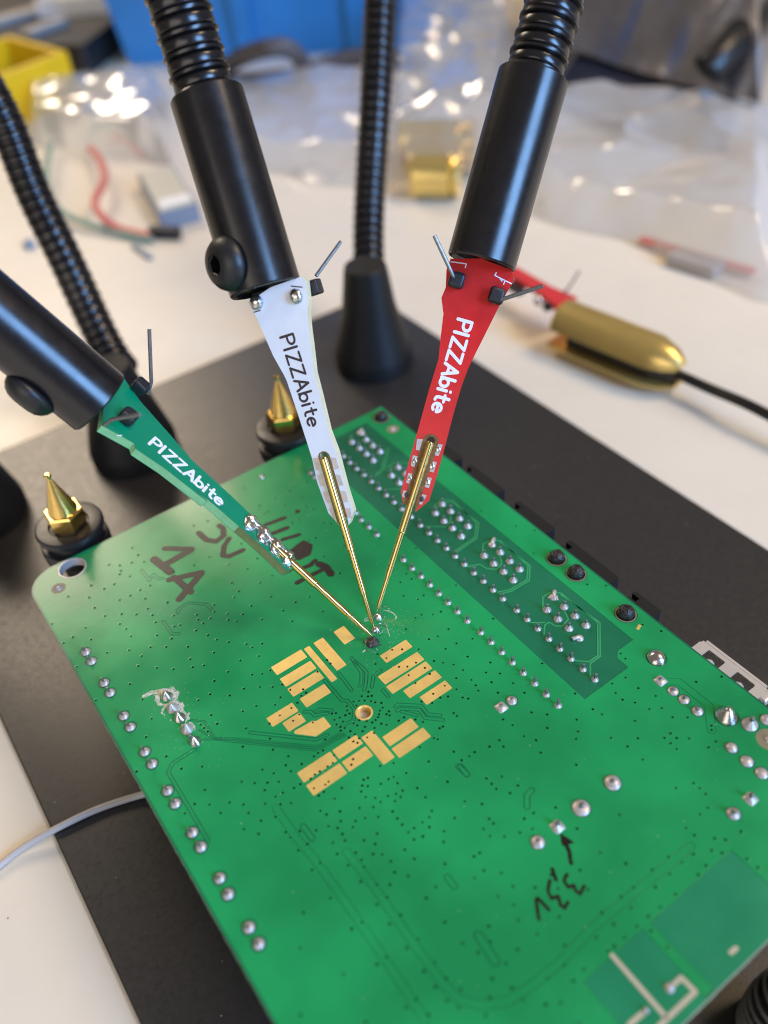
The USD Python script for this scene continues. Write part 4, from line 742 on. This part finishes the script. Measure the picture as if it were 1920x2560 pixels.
obj('brass_shell', bar(7.0, .5, 3.7, 8, False), 'brass_satin', bp, smooth=22, label='lower brass shell')
core = slab(Polygon([(5, -4), (ln - 7, -4), (ln - 1, -2), (ln - 1, 2), (ln - 7, 4), (5, 4)]), 3.73, 8.2); core.apply_transform(basis(o0, dx, dy, (0, 0, 1)))
obj('core', core, 'cable_black', bp)
obj('brass_shell', bar(6.3, 1.0, 8.25, 8, True), 'brass_satin', bp, smooth=22, label='upper brass shell')
cb = [o0 + dx * (ln - 6) + np.array((0, 0, 6.0)), o0 + dx * (ln + 1) + np.array((0, 0, 6.0)), at(1775, 972, 6), at(1850, 1003, 7), at(1925, 1040, 7), at(2050, 1110, 6), at(2250, 1230, 3)]
obj('lead', tube(spline(cb, 1), 1.35, 12), 'cable_black', bp, smooth=50)
ha, hb_ = at(1288, 690, 9), at(1415, 765, 9)
hd = norm(hb_ - ha); hs = norm(np.cross((0, 0, 1), hd)); hl = np.linalg.norm(hb_ - ha)
T2 = basis(ha, hd, hs, (0, 0, 1))


def put(m):
    m.apply_transform(T2); return m


rh = obj('probe_head', put(slab(Polygon([(-3, -2.2), (hl * .6, -2.4), (hl, -4), (hl, 4), (hl * .6, 2.4), (-3, 2.2)]), 0, 1.5)), 'red_plastic', bp)
obj('header_block', put(rbox(6, 3, 2.2, .4, (4, -3, -2.5))), 'black_plastic', rh, smooth=30)
obj('header_block', put(rbox(2.5, 2.5, 2.2, .4, (hl - 3, -4.2, -1))), 'black_plastic', rh, smooth=30)
obj('header_pin', put(tube([(hl - 4, 2, 1), (hl - 3, 4, 4), (hl - 3, 7, 7.5)], .35, 8)), 'pin', rh, smooth=30)
obj('solder_blob', put(lump(trimesh.creation.icosphere(2, 1.6), .3, .7).apply_translation((hl - 8, -3.5, -.5))), 'solder_shiny', rh, smooth=50)

# yellow open bin
zt = 23.0
A_, B_, C_ = at(-60, 215, zt), at(166, 128, zt), at(22, 88, zt); D_ = A_ + C_ - B_
ybin = thing('open_bin', 'bright yellow open plastic bin on the bench', 'bin')
quad = Polygon([q[:2] for q in (A_, B_, C_, D_)])
obj('wall', slab(quad.difference(quad.buffer(-4.0, join_style=2)), 0.1, zt), 'yellow', ybin)
obj('floor', slab(quad.buffer(-4.1, join_style=2), 0.2, 2.2), 'black_plastic', ybin)

# big blue bin
f0, f1 = at(300, 165, 0), at(1215, 105, 0)
bx, by = norm(f1 - f0), norm(np.cross((0, 0, 1), norm(f1 - f0))); W = np.linalg.norm(f1 - f0)
T3 = basis(f0, bx, by, (0, 0, 1))
blue = thing('storage_box', 'large blue plastic storage box at the back of the bench', 'storage box')
m = trimesh.PointCloud([(x, y, z) for x, y, z in [(6, 0, 0), (W - 30, 0, 0), (W - 30, 110, 0), (6, 110, 0), (-14, -14, 160), (W + 4, -14, 160), (W + 4, 130, 160), (-14, 130, 74)]]).convex_hull
m.apply_transform(T3); obj('body', m, 'blue', blue)
for x in (W * .36, W * .66, W * .74):
    r_ = trimesh.PointCloud([(x + a, y, z) for a in (-5, 5) for (y, z) in ((-3, .5), (4, .5), (-11, 74), (-4, 74))]).convex_hull
    r_.apply_transform(T3); obj('rib', r_, 'blue', blue)
obj('rim', rbox(W + 50, 160, 8, 2, (f0 + bx * (W / 2 - 5) + by * 58 + np.array((0, 0, 71))), bx, by), 'blue', blue, smooth=30)

# black sports of clutter at the far left: tool case with two grey rulers on it
tc = Polygon([at(x, y, 16)[:2] for x, y in ((10, 112), (205, 112), (300, 40), (285, -120), (-60, -120), (-60, 90))])
obj('tool_case', slab(tc.buffer(-2).buffer(2), .1, 16), 'black_plastic', label='flat black tool case at the far left corner', category='case')
for k, (a, b, w, lab) in enumerate((((-20, 68), (200, 8), 13, 'long grey metal bar lying across the black tool case'), ((70, 96), (165, 62), 9, 'short grey metal bar on the black tool case, next to the long one'))):
    p, q = at(*a, 16.2), at(*b, 16.2); d = norm(q - p)
    obj('metal_bar', rbox(np.linalg.norm(q - p), w, 4, .8, (p + q) / 2, d, np.cross((0, 0, 1), d)), 'grey', smooth=30, label=lab, category='bar')
obj('foam_block', lump(rbox(60, 40, 26, 8, at(245, 90, 0), bx, by).subdivide().subdivide(), 3, .06), 'paper', smooth=50, label='crumpled pale tissue in front of the blue box', category='tissue')

# braided lead in loops before the blue box
bd_ = [at(528, 196, 3), at(575, 160, 10), at(640, 128, 22), at(705, 118, 25), at(752, 150, 14), at(775, 178, 5), at(830, 158, 6), at(900, 142, 8), at(985, 145, 5), at(1060, 160, 3)]
obj('braided_lead', tube(spline(bd_, 1.5), 4.2, 12), 'braid', smooth=50, label='grey braided lead looped in front of the blue box', category='cable')
bd2 = [at(480, 205, 3), at(560, 204, 3), at(660, 198, 3), at(750, 190, 3), at(800, 186, 3)]
obj('braided_lead', tube(spline(bd2, 1.5), 4.0, 12), 'braid', smooth=50, label='grey braided lead lying straight just below the loop', category='cable')
obj('plug', rbox(26, 7, 6, 1.5, at(625, 232, 0), bx, by), 'black_plastic', smooth=30, label='small black plug behind the white probe barrel', category='plug')

# paper slip
pq = Polygon([at(x, y)[:2] for x, y in ((738, 208), (960, 175), (965, 268), (770, 272))])
obj('paper_slip', slab(pq, .1, .5), 'paper', label='white slip of paper behind the middle ribbed neck', category='paper')

# small pale display module on the left
lq = [at(x, y, 7)[:2] for x, y in ((397, 534), (494, 508), (432, 412), (280, 384))]
lq[3] = lq[0] + (lq[2] - lq[1]) * 1.0
lcd = thing('display_module', 'small pale display module on the bench behind the white probe', 'display module')
obj('frame', slab(Polygon(lq), .1, 6.9), 'pale_blue', lcd)
obj('glass', slab(Polygon(lq).buffer(-1.0), 6.0, 7.6), 'pale', lcd)
obj('screen', slab(Polygon([lq[0] * (1 - t) + lq[3] * t if s == 0 else lq[1] * (1 - t) + lq[2] * t for s, t in ((0, .04), (1, .04), (1, .26), (0, .26))]).buffer(-1.5), 7.0, 7.9), 'paper', lcd)

# jumper wires
wr = thing('jumper_lead', 'red and green jumper wires ending in a small black plug', 'jumper wires')
obj('wire', tube(spline([at(x, y, z) for x, y, z in ((225, 372, 4), (256, 412, 7), (258, 460, 7), (238, 500, 7), (252, 538, 6), (290, 568, 3), (335, 582, 2), (372, 592, 2))], 1), 1.5, 10), 'red_wire', wr, smooth=50)
obj('wire', tube(spline([at(x, y, z) for x, y, z in ((128, 360, 5), (118, 420, 6), (130, 500, 5), (165, 535, 4), (215, 558, 3), (270, 573, 2.2), (330, 590, 1.6), (380, 598, 1.6))], 1), 1.2, 10), 'green_wire', wr, smooth=50)
p, q = at(378, 592, 0), at(452, 596, 0); d = norm(q - p)
obj('plug', rbox(np.linalg.norm(q - p), 4, 4, .6, (p + q) / 2, d, np.cross((0, 0, 1), d)), 'black_plastic', wr, smooth=30)
p, q = at(335, 618, 0), at(378, 650, 0); d = norm(q - p)
obj('header_stub', rbox(np.linalg.norm(q - p), 2.2, 1.4, .4, (p + q) / 2, d, np.cross((0, 0, 1), d)), 'pale_blue', smooth=30, label='small blue-grey sliver lying below the black jumper plug', category='connector')
obj('crumb', lump(trimesh.creation.icosphere(2, 2.2), .6, .5).apply_translation(at(74, 612, 1)), 'pale_blue', smooth=50, label='tiny dark crumb on the bench left of the ribbed neck', category='crumb')

# loose turned brass sleeves in the clear bag
for k, (a, b, r) in enumerate((((1000, 352), (1185, 350), 8), ((1020, 392), (1190, 390), 7), ((1030, 440), (1150, 440), 8))):
    p, q = at(*a, r), at(*b, r); d = norm(q - p); L = np.linalg.norm(q - p)
    obj('brass_sleeve', lathe([(0, 0), (r - 1, 0), (r, 1), (r, L * .8), (r * .86, L * .82), (r, L - 1), (r - 1, L), (0, L)], 24, p + (0, 0, .1), d), 'brass_satin', smooth=30,
        label=('brass sleeve in the clear bag, farthest of the three', 'brass sleeve in the clear bag, middle of the three', 'brass sleeve in the clear bag, nearest of the three')[k], category='sleeve', group='brass sleeves in the clear bag')


def sheet(corners, n, height, seed, material, z0=2.0, crease=1.0, **kw):
    """Crumpled film: a grid over four corners lifted into soft folds with sharp creases."""
    c = [np.asarray(q, float) for q in corners]
    u, v = np.meshgrid(np.linspace(0, 1, n), np.linspace(0, 1, n), indexing='ij')
    p = ((1 - u) * (1 - v))[..., None] * c[0] + (u * (1 - v))[..., None] * c[1] + (u * v)[..., None] * c[2] + ((1 - u) * v)[..., None] * c[3]
    w = p[..., :2] / 60.0
    q = np.concatenate([w, np.full(w.shape[:2] + (1,), seed * 1.7)], -1)
    ridge = 1 - np.abs(fbm(q * 1.2, 3, seed) * 2 - 1) * 2.2
    edge = np.clip(np.minimum(np.minimum(u, 1 - u), np.minimum(v, 1 - v)) * 9, 0, 1)
    wob = (fbm(q * 2.0 + 7, 3, seed + 3) - .5)
    p[..., :2] += (wob * 16)[..., None] * (1 - edge)[..., None]
    p[..., 2] += z0 + edge * height * (.35 + .65 * fbm(q * .8, 3, seed + 1)) + crease * edge * np.clip(ridge, 0, 1) * height * .6 + .26 * height * edge * (fbm(q * 4, 2, seed + 2) - .5)
    i, j = np.meshgrid(np.arange(n - 1), np.arange(n - 1), indexing='ij'); a = i * n + j
    f = np.stack([a, a + n, a + n + 1, a + 1], -1).reshape(-1, 4)
    f = np.vstack([f[:, [0, 1, 2]], f[:, [0, 2, 3]]])
    return trimesh.Trimesh(p.reshape(-1, 3), f, process=False)


for k, (c, h, lab) in enumerate((
        (((75, 275), (430, 240), (440, 425), (85, 370)), 13, 'crumpled clear plastic bag at the left between yellow bin and display module'),
        (((560, 235), (930, 200), (960, 470), (590, 440)), 9, 'flat clear plastic bag between the white probe and the middle neck'),
        (((985, 20), (1300, 90), (1255, 470), (975, 500)), 24, 'clear plastic bag holding the brass sleeves'),
        (((1240, 255), (1960, 300), (1960, 760), (1225, 500)), 12, 'large clear plastic bag at the right behind the brass probe'))):
    m = sheet([at(*q, 0) for q in c], 130, h, 11 + k, 'film', z0=1.0)
    obj('plastic_bag', m, 'film_milky' if k in (1, 3) else 'film', smooth=35, label=lab, category='bag')
# things in the right-hand bag
p, q = at(1600, 606, 1), at(1885, 690, 1); d = norm(q - p)
sp_ = thing('spare_head', 'red strip with a grey block inside the large clear bag, right', 'spare part')
obj('red_strip', rbox(np.linalg.norm(q - p), 3.2, 1.6, .5, (p + q) / 2 + (0, 0, .5), d, np.cross((0, 0, 1), d)), 'red_wire', sp_, smooth=30)
p2 = at(1735, 672, 0)
obj('grey_block', rbox(17, 8, 4, 1, p2, d, np.cross((0, 0, 1), d)), 'grey', sp_, smooth=30)

# silvery shielding bag over a black slab, top right
sb = Polygon([at(x, y, 12)[:2] for x, y in ((1400, 195), (1630, 285), (1830, 305), (1850, 215), (1500, 60))])
obj('black_box', slab(sb.buffer(-2).buffer(2), .1, 12), 'navy', label='flat black box under the silvery bag, top right', category='box')
m = sheet([at(1380, 120, 14), at(1900, 262, 13), at(1960, -90, 14), at(1395, -60, 14)], 150, 26, 31, 'foil', z0=.5, crease=1.5)
obj('shielding_bag', m, 'foil', smooth=30, label='crumpled silvery shielding bag at the top right', category='bag')
obj('loose_cable', tube(spline([at(1770, 175, 24), at(1830, 110, 30), at(1890, 60, 30), at(1960, 20, 26), at(2050, -40, 20)], 2), 7, 14), 'cable_black', smooth=50, label='thick black cable over the silvery bag, top right corner', category='cable')

# dust and lint on the plate and the bench
dm = []
for i in range(260):
    x, y = random.uniform(-12, 135), random.uniform(5, 212)
    m = trimesh.creation.icosphere(0, random.uniform(.03, .13)); m.apply_scale((random.uniform(.6, 2.2), 1, .5)); m.apply_transform(trimesh.transformations.rotation_matrix(random.uniform(0, 6.28), (0, 0, 1))); m.apply_translation((x, y, 1.63)); dm.append(m)
for i in range(160):
    x, y = random.uniform(-60, 260), random.uniform(-20, 420)
    if -13.5 < x < 136.5 and 2 < y < 214: continue
    m = trimesh.creation.icosphere(0, random.uniform(.06, .22)); m.apply_scale((random.uniform(.6, 2.5), 1, .4)); m.apply_translation((x, y, .05)); dm.append(m)
obj('dust', cat(*dm), 'grey', kind='stuff', label='specks of dust and lint on the black plate and the bench', category='dust')
